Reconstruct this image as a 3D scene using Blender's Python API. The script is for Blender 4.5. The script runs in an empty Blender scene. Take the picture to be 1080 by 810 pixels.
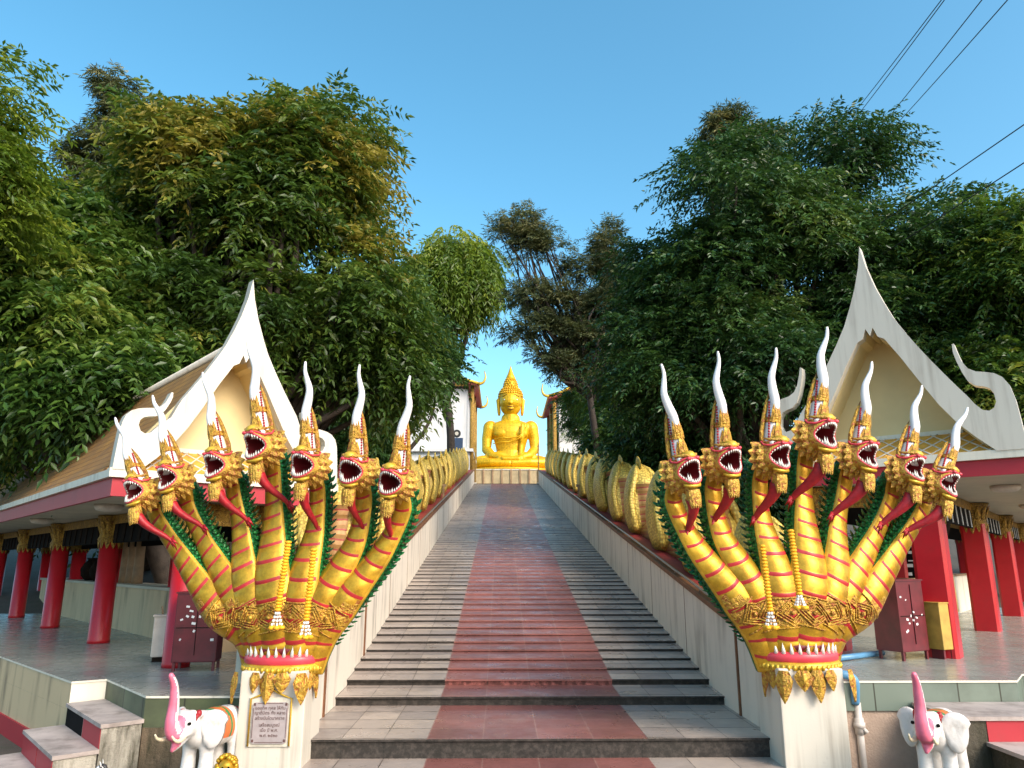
import bpy, bmesh, math, random
import numpy as np
from mathutils import Vector, Matrix, Euler
R = math.radians
SC = bpy.context.scene
COL = SC.collection
rnd = random.Random(7)
nrng = np.random.default_rng(11)

# ------------------------------------------------------------------ camera
CAM = Vector((-0.34, 0.0, 1.75)); TILT = R(13.6); YAW = R(0.83); F = 774.0
cd = bpy.data.cameras.new('camera'); cam = bpy.data.objects.new('camera', cd); COL.objects.link(cam)
cam.location = CAM; cam.rotation_euler = (math.pi/2 + TILT, 0, -YAW)
cd.sensor_width = 36; cd.lens = F/1080*36; cd.clip_end = 4000; cd.clip_start = 0.05
SC.camera = cam
CR = cam.rotation_euler.to_matrix()
def at(px, py, zc):
    """world point seen at pixel (px,py) of the 1080x810 photograph, zc metres deep"""
    return CAM + CR @ Vector(((px-540)/F*zc, -(py-405)/F*zc, -zc))

# ------------------------------------------------------------------ objects
def tag(o, label=None, cat=None, group=None, kind=None):
    if label: o['label'] = label
    if cat: o['category'] = cat
    if group: o['group'] = group
    if kind: o['kind'] = kind
    return o
def thing(name, label, cat, loc=(0,0,0), rz=0.0, group=None):
    o = bpy.data.objects.new(name, None); COL.objects.link(o)
    o.empty_display_size = .2
    o.location = loc; o.rotation_euler = (0, 0, rz)
    return tag(o, label, cat, group)
def kids(o): return [c for c in COL.objects if c.parent == o]
def copy_tree(o, parent=None):
    c = o.copy(); COL.objects.link(c)
    if parent is not None:
        c.parent = parent; c.matrix_parent_inverse.identity()
    for ch in list(o.children): copy_tree(ch, c)
    return c

class MB:
    """collects geometry for ONE mesh object"""
    def __init__(s): s.v = []; s.f = []; s.m = []; s.sm = []
    def add(s, vs, fs, mi=0, smooth=False, M=None):
        n = len(s.v)
        for p in vs:
            p = Vector(p)
            s.v.append(M @ p if M is not None else p)
        for k, f in enumerate(fs):
            s.f.append([n+i for i in f]); s.m.append(mi[k] if isinstance(mi, list) else mi); s.sm.append(smooth)
    def box(s, c, d, mi=0, M=None, bev=0.0):
        x, y, z = c; a, b, h = d[0]/2, d[1]/2, d[2]/2
        if bev > 0:
            bm = bmesh.new(); bmesh.ops.create_cube(bm, size=1)
            for v in bm.verts: v.co = Vector((x+v.co.x*d[0], y+v.co.y*d[1], z+v.co.z*d[2]))
            bmesh.ops.bevel(bm, geom=bm.edges[:]+bm.verts[:], offset=bev, segments=2, profile=.6, affect='EDGES')
            bm.verts.ensure_lookup_table()
            s.add([v.co.copy() for v in bm.verts], [[v.index for v in f.verts] for f in bm.faces], mi, False, M); bm.free(); return
        vs = [(x-a,y-b,z-h),(x+a,y-b,z-h),(x+a,y+b,z-h),(x-a,y+b,z-h),(x-a,y-b,z+h),(x+a,y-b,z+h),(x+a,y+b,z+h),(x-a,y+b,z+h)]
        s.add(vs, [(0,3,2,1),(4,5,6,7),(0,1,5,4),(1,2,6,5),(2,3,7,6),(3,0,4,7)], mi, False, M)
    def rings(s, rs, mi=0, smooth=True, cap0=True, cap1=True, M=None, closed=True):
        n = len(rs[0]); vs = [p for r in rs for p in r]; fs = []; ms = []
        for i in range(len(rs)-1):
            for j in range(n if closed else n-1):
                k = (j+1) % n
                fs.append((i*n+j, i*n+k, (i+1)*n+k, (i+1)*n+j))
                ms.append(mi(i, j) if callable(mi) else mi)
        if cap0: fs.append(tuple(range(n-1, -1, -1))); ms.append(mi(0, 0) if callable(mi) else mi)
        if cap1: fs.append(tuple((len(rs)-1)*n+j for j in range(n))); ms.append(mi(len(rs)-2, 0) if callable(mi) else mi)
        s.add(vs, fs, ms, smooth, M)
    def tube(s, pts, rad, n=8, mi=0, smooth=True, flat=1.0, M=None):
        pts = [Vector(p) for p in pts]
        if not hasattr(rad, '__len__'): rad = [rad]*len(pts)
        rs = []; t0 = (pts[1]-pts[0]).normalized()
        a = t0.orthogonal().normalized()
        for i, p in enumerate(pts):
            t = (pts[min(i+1, len(pts)-1)]-pts[max(i-1, 0)]).normalized()
            a = (a - t*a.dot(t)).normalized(); b = t.cross(a)
            rs.append([p + (a*math.cos(q)*flat + b*math.sin(q))*rad[i] for q in [2*math.pi*j/n for j in range(n)]])
        s.rings(rs, mi, smooth, M=M)
    def lathe(s, prof, n=24, mi=0, smooth=True, M=None, sx=1.0, sy=1.0):
        rs = [[Vector((r*math.cos(2*math.pi*j/n)*sx, r*math.sin(2*math.pi*j/n)*sy, z)) for j in range(n)] for r, z in prof]
        s.rings(rs, mi, smooth, M=M)
    def ball(s, c, r, nu=12, nv=8, mi=0, M=None):
        r = r if hasattr(r, '__len__') else (r, r, r)
        rs = []
        for i in range(1, nv):
            th = math.pi*i/nv
            rs.append([Vector((c[0]+r[0]*math.sin(th)*math.cos(2*math.pi*j/nu), c[1]+r[1]*math.sin(th)*math.sin(2*math.pi*j/nu), c[2]-r[2]*math.cos(th))) for j in range(nu)])
        s.rings(rs, mi, True, M=M)
    def cone(s, base, tip, r, n=6, mi=0, M=None):
        base, tip = Vector(base), Vector(tip); t = (tip-base).normalized(); a = t.orthogonal().normalized(); b = t.cross(a)
        vs = [base+(a*math.cos(2*math.pi*j/n)+b*math.sin(2*math.pi*j/n))*r for j in range(n)]+[tip]
        s.add(vs, [(j, (j+1) % n, n) for j in range(n)]+[tuple(range(n-1, -1, -1))], mi, True, M)
    def prism(s, poly, th, M=None, mi=0, side=None):
        """2-D outline (x,z) given thickness th along y"""
        n = len(poly); vs = [(x, -th/2, z) for x, z in poly]+[(x, th/2, z) for x, z in poly]
        s.add(vs, [tuple(range(n)), tuple(range(2*n-1, n-1, -1))], mi, False, M)
        s.add(vs, [(i, i+n, (i+1) % n+n, (i+1) % n) for i in range(n)], mi if side is None else side, False, M)
    def build(s, name, mats, parent=None, loc=None):
        me = bpy.data.meshes.new(name)
        me.from_pydata([tuple(p) for p in s.v], [], s.f)
        for m in (mats if isinstance(mats, (list, tuple)) else [mats]): me.materials.append(m)
        me.polygons.foreach_set('material_index', s.m); me.polygons.foreach_set('use_smooth', s.sm)
        bm = bmesh.new(); bm.from_mesh(me); bmesh.ops.recalc_face_normals(bm, faces=bm.faces); bm.to_mesh(me); bm.free()
        me.update()
        o = bpy.data.objects.new(name, me); COL.objects.link(o)
        if parent is not None: o.parent = parent
        if loc is not None: o.location = loc
        return o
def remeshed(o, voxel, smooth=6):
    """fuse the collected solids of o into one continuous skin"""
    m = o.modifiers.new('r', 'REMESH'); m.mode = 'VOXEL'; m.voxel_size = voxel
    k = o.modifiers.new('s', 'SMOOTH'); k.factor = .5; k.iterations = smooth
    dg = bpy.context.evaluated_depsgraph_get(); dg.update()
    me = bpy.data.meshes.new_from_object(o.evaluated_get(dg)); mats = [x for x in o.data.materials]
    o.modifiers.clear(); o.data = me
    me.materials.clear()
    for x in mats: me.materials.append(x)
    me.polygons.foreach_set('use_smooth', [True]*len(me.polygons))
    me.polygons.foreach_set('material_index', [0]*len(me.polygons))
    return o
def paint(o, fn):
    for p in o.data.polygons: p.material_index = fn(p.center, p.normal)
def spline(pts, n):
    pts = [np.array(p, float) for p in pts]; P = [2*pts[0]-pts[1]]+pts+[2*pts[-1]-pts[-2]]; out = []
    m = len(pts)-1
    for q in range(n+1):
        t = q/n*m; i = min(int(t), m-1); t -= i; a, b, c, d = P[i:i+4]
        out.append(.5*((2*b)+(-a+c)*t+(2*a-5*b+4*c-d)*t*t+(-a+3*b-3*c+d)*t**3))
    return out

# ------------------------------------------------------------------ materials
class N:
    def __init__(s, name):
        s.mat = bpy.data.materials.new(name); s.mat.use_nodes = True
        s.t = s.mat.node_tree; s.b = s.t.nodes['Principled BSDF']; s.out = s.t.nodes['Material Output']
        s._c = {}
    def n(s, ty, **k):
        x = s.t.nodes.new(ty)
        for a, b in k.items(): setattr(x, a, b)
        return x
    def l(s, a, b): s.t.links.new(a, b)
    def coord(s, which='Object', scale=(1,1,1), rot=(0,0,0)):
        key = (which, tuple(scale), rot)
        if key not in s._c:
            c = s.n('ShaderNodeTexCoord'); m = s.n('ShaderNodeMapping'); m.inputs['Scale'].default_value = scale; m.inputs['Rotation'].default_value = rot
            if which == 'World':
                g = s.n('ShaderNodeNewGeometry'); s.l(g.outputs['Position'], m.inputs[0])
            else: s.l(c.outputs[which], m.inputs[0])
            s._c[key] = m.outputs[0]
        return s._c[key]
    def noise(s, sc, det=4, vec=None, rough=.55, dist=0.0):
        x = s.n('ShaderNodeTexNoise'); x.inputs['Scale'].default_value = sc; x.inputs['Detail'].default_value = det
        x.inputs['Roughness'].default_value = rough; x.inputs['Distortion'].default_value = dist
        if vec is not None: s.l(vec, x.inputs['Vector'])
        return x.outputs['Fac']
    def ramp(s, fac, stops, interp='LINEAR'):
        x = s.n('ShaderNodeValToRGB'); x.color_ramp.interpolation = interp
        e = x.color_ramp.elements
        while len(e) < len(stops): e.new(.5)
        for k, (p, c) in enumerate(stops):
            e[k].position = p; e[k].color = (*c, 1) if hasattr(c, '__len__') else (c, c, c, 1)
        s.l(fac, x.inputs[0]); return x.outputs[0]
    def mix(s, f, a, b, mode='MIX'):
        x = s.n('ShaderNodeMix', data_type='RGBA', blend_type=mode)
        for sock, val in ((x.inputs[0], f), (x.inputs[6], a), (x.inputs[7], b)):
            if hasattr(val, 'node'): s.l(val, sock)
            elif hasattr(val, '__len__'): sock.default_value = (*val[:3], 1)
            else: sock.default_value = val
        return x.outputs[2]
    def math(s, op, a, b=None, c=None):
        x = s.n('ShaderNodeMath', operation=op)
        for sock, val in zip(x.inputs, (a, b, c)):
            if val is None: continue
            if hasattr(val, 'node'): s.l(val, sock)
            else: sock.default_value = val
        return x.outputs[0]
    def col(s, c):
        if hasattr(c, 'node'): s.l(c, s.b.inputs['Base Color'])
        else: s.b.inputs['Base Color'].default_value = (*c[:3], 1)
    def set(s, rough=None, metal=None, spec=None):
        for nm, v in (('Roughness', rough), ('Metallic', metal), ('Specular IOR Level', spec)):
            if v is None: continue
            if hasattr(v, 'node'): s.l(v, s.b.inputs[nm])
            else: s.b.inputs[nm].default_value = v
    def bump(s, h, strength=.3, dist=.01):
        x = s.n('ShaderNodeBump'); x.inputs['Strength'].default_value = strength; x.inputs['Distance'].default_value = dist
        s.l(h, x.inputs['Height']); s.l(x.outputs[0], s.b.inputs['Normal'])
def shade(c, k): return tuple(min(1, x*k) for x in c)

def plain(name, c, rough=.5, metal=0.0, var=.15, sc=6, bump=0.0, bsc=60, dirt=None, dirt_amt=.5, dsc=2.0, which='Object', spec=None):
    n = N(name); v = n.coord(which)
    col = n.mix(n.ramp(n.noise(sc, 5, v), [(.3, 0.0), (.7, 1.0)]), shade(c, 1-var), shade(c, 1+var))
    if dirt: col = n.mix(n.ramp(n.noise(dsc, 8, v, .7), [(.5, 0.0), (.75, dirt_amt)]), col, dirt)
    n.col(col); n.set(rough, metal, spec)
    if bump: n.bump(n.noise(bsc, 4, v), bump, .01)
    return n.mat
def streaked(name, c, stain, amt=.6, rough=.6, var=.06, vs=9.0, which='Object', bump=.1):
    """painted wall with rain streaks running down it and grime"""
    n = N(name); v = n.coord(which); vz = n.coord(which, (vs, vs, .55))
    base = n.mix(n.noise(1.3, 6, v), shade(c, 1-var), shade(c, 1+var))
    st = n.math('MULTIPLY', n.ramp(n.noise(1.0, 5, vz, .6), [(.48, 0.0), (.72, 1.0)]), n.ramp(n.noise(.9, 4, v), [(.35, 0.0), (.65, 1.0)]))
    sp = n.ramp(n.noise(9, 9, v, .75), [(.62, 0.0), (.72, .7)])
    f = n.math('MULTIPLY', n.math('MAXIMUM', st, n.math('MULTIPLY', sp, .55)), amt)
    n.col(n.mix(f, base, stain)); n.set(rough)
    if bump: n.bump(n.noise(70, 4, v), bump, .006)
    return n.mat
def gold(name, c, dark, rough=.32, metal=.55, sc=14, vor=0.0, bs=.25):
    """gold paint over plaster; vor>0 adds carved relief"""
    n = N(name); v = n.coord('Object')
    f = n.ramp(n.noise(7, 9, v, .72), [(.36, 0.0), (.62, 1.0)])
    col = n.mix(f, shade(c, .58), shade(c, 1.10)); col = n.mix(n.ramp(n.noise(31, 9, v, .78), [(.57, 0.0), (.70, .55)]), col, dark)
    if vor:
        x = n.n('ShaderNodeTexVoronoi', feature='F1'); x.inputs['Scale'].default_value = vor; n.l(v, x.inputs['Vector'])
        d = x.outputs['Distance']
        d2 = n.ramp(n.noise(vor*1.3, 3, v, .5, 1.5), [(.38, 0.0), (.62, 1.0)])
        h = n.math('ADD', n.math('MULTIPLY', d, -.8), n.math('MULTIPLY', d2, .7))
        col = n.mix(n.math('MULTIPLY', n.ramp(d2, [(.0, .8), (.6, 0.0)]), n.ramp(d, [(.1, .4), (.5, 1.0)])), col, dark)
        n.bump(h, bs, .02)
    else:
        n.bump(n.noise(sc, 5, v), bs*.6, .012)
    n.col(col); n.set(n.math('ADD', n.math('MULTIPLY', n.noise(22, 4, v), .22), rough-.08), metal)
    return n.mat
def scaled(name, c, dark, sc=26, rough=.42, metal=.3):
    """overlapping painted scales"""
    n = N(name); v = n.coord('Object')
    x = n.n('ShaderNodeTexVoronoi', feature='F1'); x.inputs['Scale'].default_value = sc; x.inputs['Randomness'].default_value = .55; n.l(v, x.inputs['Vector'])
    f = n.ramp(x.outputs['Distance'], [(.25, 0.0), (.62, 1.0)])
    base = n.mix(n.noise(2.2, 5, v), shade(c, .8), shade(c, 1.15))
    n.col(n.mix(f, base, dark)); n.set(rough, metal)
    n.bump(n.math('MULTIPLY', x.outputs['Distance'], -1.0), .6, .02)
    return n.mat

M = {}
M['gold'] = gold('gold_paint', (.60, .34, .025), (.3, .1, .02), .36, .6)
M['gold_carved'] = gold('gold_carved', (.60, .35, .04), (.28, .05, .015), .45, .3, vor=16, bs=.7)
M['gold_edge'] = gold('gold_edge', (.66, .40, .035), (.3, .1, .02), .4, .35)
M['gold_face'] = gold('gold_face', (.66, .42, .06), (.36, .05, .035), .45, .25, vor=20, bs=.55)
M['gold_bright'] = gold('gold_yellow', (.72, .46, .04), (.3, .1, .02), .36, .35)
M['gold_old'] = gold('gold_weathered', (.52, .31, .05), (.12, .05, .02), .5, .35, vor=20, bs=.8)
M['red'] = plain('red_enamel', (.36, .012, .02), .5, var=.3, sc=14, dirt=(.14, .01, .012), dirt_amt=.6, dsc=9, bump=.2, bsc=30)
M['red_band'] = plain('red_band', (.40, .018, .02), .45, var=.2, sc=14)
M['mouth'] = plain('mouth_dark_red', (.16, .008, .012), .5)
M['lip'] = plain('lip_red', (.62, .05, .07), .35, var=.15)
M['tooth'] = plain('tooth_white', (.82, .79, .70), .3, var=.08)
M['horn'] = plain('horn_white', (.80, .77, .74), .3, var=.06, sc=9, dirt=(.45, .38, .3), dirt_amt=.35, dsc=5)
M['green'] = scaled('green_scales', (.02, .27, .06), (.008, .08, .02), 34)
M['coil'] = scaled('yellow_scales', (.78, .58, .11), (.42, .28, .05), 22, .5, .15)
def belly_mat():
    n = N('coil_belly_plates'); v = n.coord('Object'); sp = n.n('ShaderNodeSeparateXYZ'); n.l(v, sp.inputs[0])
    fz = n.math('FRACT', n.math('ADD', n.math('MULTIPLY', sp.outputs[2], 8.5), n.math('MULTIPLY', n.noise(2.5, 2, v), .5)))
    base = n.mix(n.noise(9, 6, v, .65), (.20, .095, .03), (.40, .22, .06))
    n.col(n.mix(n.ramp(fz, [(.80, 0.0), (.84, 1.0), (.97, 1.0), (1.0, 0.0)]), base, (.24, .03, .02))); n.set(.5, .2)
    n.bump(n.ramp(fz, [(.0, 0.0), (.4, 1.0), (.8, .5), (.84, 0.0)]), .6, .02); return n.mat
M['coil_belly'] = belly_mat()
M['cream'] = streaked('cream_paint', (.74, .69, .56), (.20, .16, .11), .65)
M['cream_wall'] = streaked('balustrade_paint', (.72, .66, .55), (.15, .125, .09), 1.0, vs=5, which='World')
M['white'] = streaked('white_paint', (.62, .575, .48), (.27, .22, .16), .7, .5)
M['white_rust'] = plain('plaque_plaster', (.62, .58, .47), .7, var=.12, dirt=(.28, .19, .1), dirt_amt=.7, dsc=9)
M['tympanum'] = plain('tympanum_cream', (.68, .55, .28), .6, var=.08, sc=2)
M['yellow_tile'] = plain('gold_yellow_tile', (.62, .31, .045), .45, var=.25, sc=9)
M['fascia'] = plain('red_fascia', (.40, .018, .03), .5, var=.12, sc=2, dirt=(.25, .03, .03), dirt_amt=.5)
M['column'] = plain('red_column', (.46, .010, .018), .32, var=.14, sc=3, dirt=(.2, .02, .02), dirt_amt=.5, dsc=3)
M['soffit'] = plain('soffit_cream', (.50, .45, .34), .7, var=.12, sc=2)
M['dark'] = plain('dark_carved_wood', (.016, .010, .007), .9, spec=.08, var=.4, bump=.3)
M['black'] = plain('black_board', (.008, .007, .007), .9, spec=.08)
M['wood'] = plain('tan_wood', (.30, .19, .10), .65, var=.3, sc=5, bump=.3)
M['maroon'] = plain('maroon_steel', (.125, .014, .020), .38, var=.3, sc=5, dirt=(.04, .015, .015), dirt_amt=.7, dsc=4)
M['yellow_box'] = plain('yellow_box', (.48, .31, .06), .55, var=.25, sc=6)
M['white_box'] = plain('ivory_box', (.58, .52, .44), .6, var=.12, sc=6, dirt=(.3, .2, .12), dirt_amt=.6, dsc=5)
M['paper'] = plain('paper_white', (.78, .78, .76), .7)
M['steel'] = plain('steel_rail', (.35, .31, .27), .35, .8, var=.2)
M['brown'] = plain('brown_paint', (.16, .065, .025), .55, var=.25, sc=8)
M['ledge'] = plain('ledge_red', (.27, .022, .02), .55, var=.25, sc=5, dirt=(.1, .04, .03), dirt_amt=.6)
M['pink'] = plain('elephant_pink', (.72, .16, .24), .4, var=.2, sc=7)
M['ele'] = plain('elephant_white', (.70, .67, .63), .5, var=.10, sc=6, dirt=(.34, .28, .21), dirt_amt=.7, dsc=5, bump=.15, bsc=40)
M['ivory'] = plain('tusk_ivory', (.72, .62, .42), .35)
M['orange'] = plain('saddle_orange', (.62, .15, .04), .5)
M['grn_cloth'] = plain('saddle_green', (.03, .2, .06), .5)
M['marigold'] = plain('marigold', (.86, .42, .01), .6, var=.2, sc=40, bump=.6, bsc=120)
M['buddha'] = gold('buddha_gold', (.84, .47, .008), (.4, .2, .02), .36, .35, sc=1.5, bs=.12)
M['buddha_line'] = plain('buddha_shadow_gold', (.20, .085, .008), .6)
M['buddha_hair'] = gold('buddha_hair_gold', (.74, .40, .008), (.4, .2, .02), .4, .4, sc=3, bs=.3)
M['bark'] = plain('bark', (.055, .042, .032), .85, var=.35, sc=7, bump=.8, bsc=25)
M['pipe_blue'] = plain('pipe_blue', (.10, .27, .45), .4, var=.15)
M['pipe_white'] = plain('pipe_white', (.62, .57, .52), .5, var=.12, dirt=(.3, .24, .18), dirt_amt=.5)
M['wire'] = plain('cable_black', (.03, .03, .035), .6)
M['bldg'] = streaked('building_white', (.66, .66, .64), (.3, .29, .27), .5)
M['roof_red'] = plain('temple_roof_red', (.42, .06, .05), .5, var=.25, sc=5)
M['navy'] = plain('sign_navy', (.03, .06, .12), .5)
M['zebra_w'] = plain('zebra_white', (.75, .74, .70), .5)
M['zebra_k'] = plain('zebra_black', (.02, .02, .02), .5)
M['stone'] = plain('plaque_marble', (.36, .31, .30), .4, var=.12, sc=12)
M['ink'] = plain('plaque_ink', (.12, .06, .05), .6)
def mossy(name, c):
    n = N(name); v = n.coord('World'); vz = n.coord('World', (4, 4, .8))
    base = n.mix(n.noise(3, 6, v), shade(c, .75), shade(c, 1.2))
    f = n.ramp(n.noise(1.2, 8, vz, .7), [(.42, 0.0), (.62, .95)])
    g = n.mix(n.noise(5, 5, v), (.02, .018, .012), (.055, .05, .018))
    n.col(n.mix(f, base, g)); n.set(.85); n.bump(n.noise(18, 8, v, .7), .8, .03); return n.mat
M['moss_wall'] = mossy('mossy_plaster', (.20, .14, .085))
M['moss_dark'] = mossy('dark_mossy_step', (.09, .075, .05)); M['wood_pale'] = plain('tan_panel', (.46, .36, .20), .6, var=.25, sc=2)
M['moss_block'] = mossy('mossy_step_side', (.46, .42, .34))
M['rough_wall'] = plain('roughcast_beige', (.42, .31, .235), .85, var=.2, sc=3, bump=.8, bsc=45, dirt=(.2, .14, .1), dirt_amt=.5, which='World')
M['side_panel'] = streaked('platform_side', (.60, .45, .26), (.06, .045, .03), .95, .7, vs=4, which='World')
M['tread_top'] = plain('worn_tread', (.42, .35, .31), .7, var=.2, sc=4, dirt=(.1, .08, .06), dirt_amt=.8, dsc=3, which='World')

def grid_tile(name, c1, c2, grout, w, h, rough, axes, mortar=.012, var=.5):
    n = N(name); v = n.coord('World')
    b = n.n('ShaderNodeTexBrick'); b.offset = 0; b.squash = 1
    b.inputs['Scale'].default_value = 1; b.inputs['Brick Width'].default_value = w; b.inputs['Row Height'].default_value = h
    b.inputs['Mortar Size'].default_value = mortar; b.inputs['Mortar Smooth'].default_value = .2; b.inputs['Bias'].default_value = 0
    b.inputs['Color1'].default_value = (*c1, 1); b.inputs['Color2'].default_value = (*c2, 1); b.inputs['Mortar'].default_value = (*grout, 1)
    sx = n.n('ShaderNodeSeparateXYZ'); n.l(v, sx.inputs[0]); cx = n.n('ShaderNodeCombineXYZ')
    n.l(sx.outputs[axes[0]], cx.inputs[0]); n.l(sx.outputs[axes[1]], cx.inputs[1]); n.l(cx.outputs[0], b.inputs['Vector'])
    dirt = n.ramp(n.noise(1.1, 7, v, .65), [(.45, 0.0), (.75, var)])
    n.col(n.mix(dirt, b.outputs['Color'], shade(grout, .9)))
    n.set(n.math('ADD', n.math('MULTIPLY', n.noise(3, 6, v), .3), rough-.15)); n.bump(b.outputs['Fac'], -.4 if False else .25, -.004)
    return n.mat
M['floor'] = grid_tile('platform_floor', (.31, .32, .28), (.27, .285, .25), (.17, .18, .155), .4, .4, .26, (0, 1), .006, .3)
M['band_tile'] = grid_tile('green_band_tile', (.17, .21, .165), (.14, .18, .145), (.04, .045, .03), .42, 4.0, .4, (0, 2), .008, .6)
M['band_moss'] = grid_tile('green_band_tile_mossy', (.10, .12, .05), (.13, .15, .085), (.03, .03, .018), .42, 4.0, .6, (0, 2), .008, .9)

def stair_mats():
    out = []
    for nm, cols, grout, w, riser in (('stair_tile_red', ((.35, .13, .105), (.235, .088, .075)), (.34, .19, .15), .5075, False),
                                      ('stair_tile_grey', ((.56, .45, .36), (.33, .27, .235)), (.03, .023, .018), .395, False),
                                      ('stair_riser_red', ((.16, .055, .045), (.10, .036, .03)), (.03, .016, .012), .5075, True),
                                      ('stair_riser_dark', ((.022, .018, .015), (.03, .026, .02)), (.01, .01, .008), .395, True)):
        n = N(nm); v = n.coord('World')
        sp = n.n('ShaderNodeSeparateXYZ'); n.l(v, sp.inputs[0])
        ix = n.math('FLOOR', n.math('DIVIDE', n.math('ADD', sp.outputs[0], 1.015), w))
        iy = n.math('FLOOR', n.math('DIVIDE', n.math('SUBTRACT', sp.outputs[1], 7.32), .41))
        cb = n.n('ShaderNodeCombineXYZ'); n.l(ix, cb.inputs[0]); n.l(iy, cb.inputs[1])
        wn = n.n('ShaderNodeTexWhiteNoise', noise_dimensions='2D'); n.l(cb.outputs[0], wn.inputs['Vector'])
        base = n.mix(wn.outputs['Value'], cols[0], cols[1])
        base = n.mix(n.math('MULTIPLY', n.noise(7, 7, v, .7), .5), base, shade(cols[1], .6))
        fx = n.math('FRACT', n.math('DIVIDE', n.math('ADD', sp.outputs[0], 1.015), w))
        fy = n.math('FRACT', n.math('DIVIDE', n.math('SUBTRACT', sp.outputs[1], 7.32), .41))
        g = n.math('MAXIMUM', n.math('LESS_THAN', fx, .022), n.math('LESS_THAN', fy, .03 if nm.endswith('red') else .055))
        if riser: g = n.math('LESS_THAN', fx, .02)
        dirt = n.ramp(n.noise(.9, 8, v, .7), [(.48, 0.0), (.75, .75)])
        stain = n.ramp(n.noise(2.6, 9, v, .72), [(.56, 0.0), (.7, .45)])
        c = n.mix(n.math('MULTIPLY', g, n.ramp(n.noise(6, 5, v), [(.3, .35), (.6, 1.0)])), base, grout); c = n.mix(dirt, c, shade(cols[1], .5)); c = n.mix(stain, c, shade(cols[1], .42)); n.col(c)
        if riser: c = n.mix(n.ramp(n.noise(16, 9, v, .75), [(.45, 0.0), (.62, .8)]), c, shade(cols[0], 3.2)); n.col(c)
        n.set(n.ramp(n.noise(4, 5, v), [(.3, .22), (.7, .5)]) if not riser else .9, None, .5)
        n.bump(n.noise(50, 5, v), .25, .006)
        out.append(n.mat)
    return out
STAIR = stair_mats()
def rooftile():
    n = N('roof_tiles_brown'); v = n.coord('Object')
    b = n.n('ShaderNodeTexBrick'); b.offset = .5; b.inputs['Scale'].default_value = 1
    b.inputs['Brick Width'].default_value = .13; b.inputs['Row Height'].default_value = .12; b.inputs['Mortar Size'].default_value = .01
    b.inputs['Color1'].default_value = (.47, .25, .075, 1); b.inputs['Color2'].default_value = (.36, .175, .055, 1); b.inputs['Mortar'].default_value = (.17, .08, .03, 1)
    sx = n.n('ShaderNodeSeparateXYZ'); n.l(v, sx.inputs[0]); cx = n.n('ShaderNodeCombineXYZ')
    n.l(sx.outputs[1], cx.inputs[0]); n.l(sx.outputs[2], cx.inputs[1]); n.l(cx.outputs[0], b.inputs['Vector'])
    lich = n.ramp(n.noise(1.4, 8, v, .7), [(.42, 0.0), (.7, .8)])
    n.col(n.mix(lich, b.outputs['Color'], (.20, .12, .075))); n.set(.5); n.bump(b.outputs['Fac'], .5, -.01); return n.mat
M['roof'] = rooftile()
def ground_mat():
    n = N('ground_dirt'); v = n.coord('World')
    c = n.mix(n.noise(.6, 8, v, .65), (.045, .035, .026), (.11, .09, .065)); c = n.mix(n.ramp(n.noise(5, 6, v), [(.5, 0.0), (.7, .6)]), c, (.035, .045, .018))
    n.col(c); n.set(.9); n.bump(n.noise(20, 8, v, .7), .5, .03); return n.mat
M['ground'] = ground_mat()
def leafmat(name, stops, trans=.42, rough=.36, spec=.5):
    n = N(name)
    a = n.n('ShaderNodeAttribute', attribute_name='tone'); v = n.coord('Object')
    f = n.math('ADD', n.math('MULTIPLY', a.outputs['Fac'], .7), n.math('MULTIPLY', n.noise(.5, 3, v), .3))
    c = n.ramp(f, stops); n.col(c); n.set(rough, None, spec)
    tr = n.n('ShaderNodeBsdfTranslucent'); n.l(n.mix(.5, c, n.mix(1.0, c, (1.0, .95, .25), 'MULTIPLY')), tr.inputs[0])
    mx = n.n('ShaderNodeMixShader'); mx.inputs[0].default_value = trans
    n.l(n.b.outputs[0], mx.inputs[1]); n.l(tr.outputs[0], mx.inputs[2]); n.l(mx.outputs[0], n.out.inputs[0])
    return n.mat
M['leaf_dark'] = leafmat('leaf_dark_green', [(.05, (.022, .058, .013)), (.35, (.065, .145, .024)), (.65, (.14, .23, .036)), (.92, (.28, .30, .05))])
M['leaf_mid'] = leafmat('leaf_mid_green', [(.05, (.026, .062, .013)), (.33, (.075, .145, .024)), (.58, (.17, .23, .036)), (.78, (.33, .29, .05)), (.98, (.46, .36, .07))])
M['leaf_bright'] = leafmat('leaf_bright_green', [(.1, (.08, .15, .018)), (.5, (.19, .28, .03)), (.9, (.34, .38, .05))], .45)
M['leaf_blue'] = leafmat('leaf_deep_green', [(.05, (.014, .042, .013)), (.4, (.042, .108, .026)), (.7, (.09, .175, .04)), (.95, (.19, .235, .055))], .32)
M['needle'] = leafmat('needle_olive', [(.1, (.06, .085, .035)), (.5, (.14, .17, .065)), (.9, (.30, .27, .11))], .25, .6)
# ================================================================== SETTING
def sstep(a, b, x):
    t = max(0.0, min(1.0, (x-a)/(b-a))); return t*t*(3-2*t)
def plane(y): return .263 + .1607*(y-8.91)
TOPY, TOPZ = 50.3, .263+.1607*(50.3-8.91)
def ground_z(x, y):
    ax = abs(x)
    if y < 6.5: return -.02 if abs(x) < 2.8 else -.38
    hill = min(TOPZ, max(0.0, .1607*(y-8.9)+.1))
    side = min(TOPZ, max(0.0, .19*(y-16)))
    t = sstep(3.0, 4.2, ax); z = hill*(1-t)+side*t
    z *= 1-.9*sstep(0, 1, 1) if False else 1
    if ax < 3.3: z = min(z, plane(y)-.45) if y < TOPY-.5 else TOPZ-.02
    if 4 < ax and y < 22: z = min(z, .0 + max(0, .25*(y-17)))
    if y > 120 or ax > 60: z -= .02*max(y-120, 0)+.03*max(ax-60, 0)
    return z-.02-.36*sstep(2.75, 2.95, ax)*(1-sstep(9, 20, y))
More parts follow.
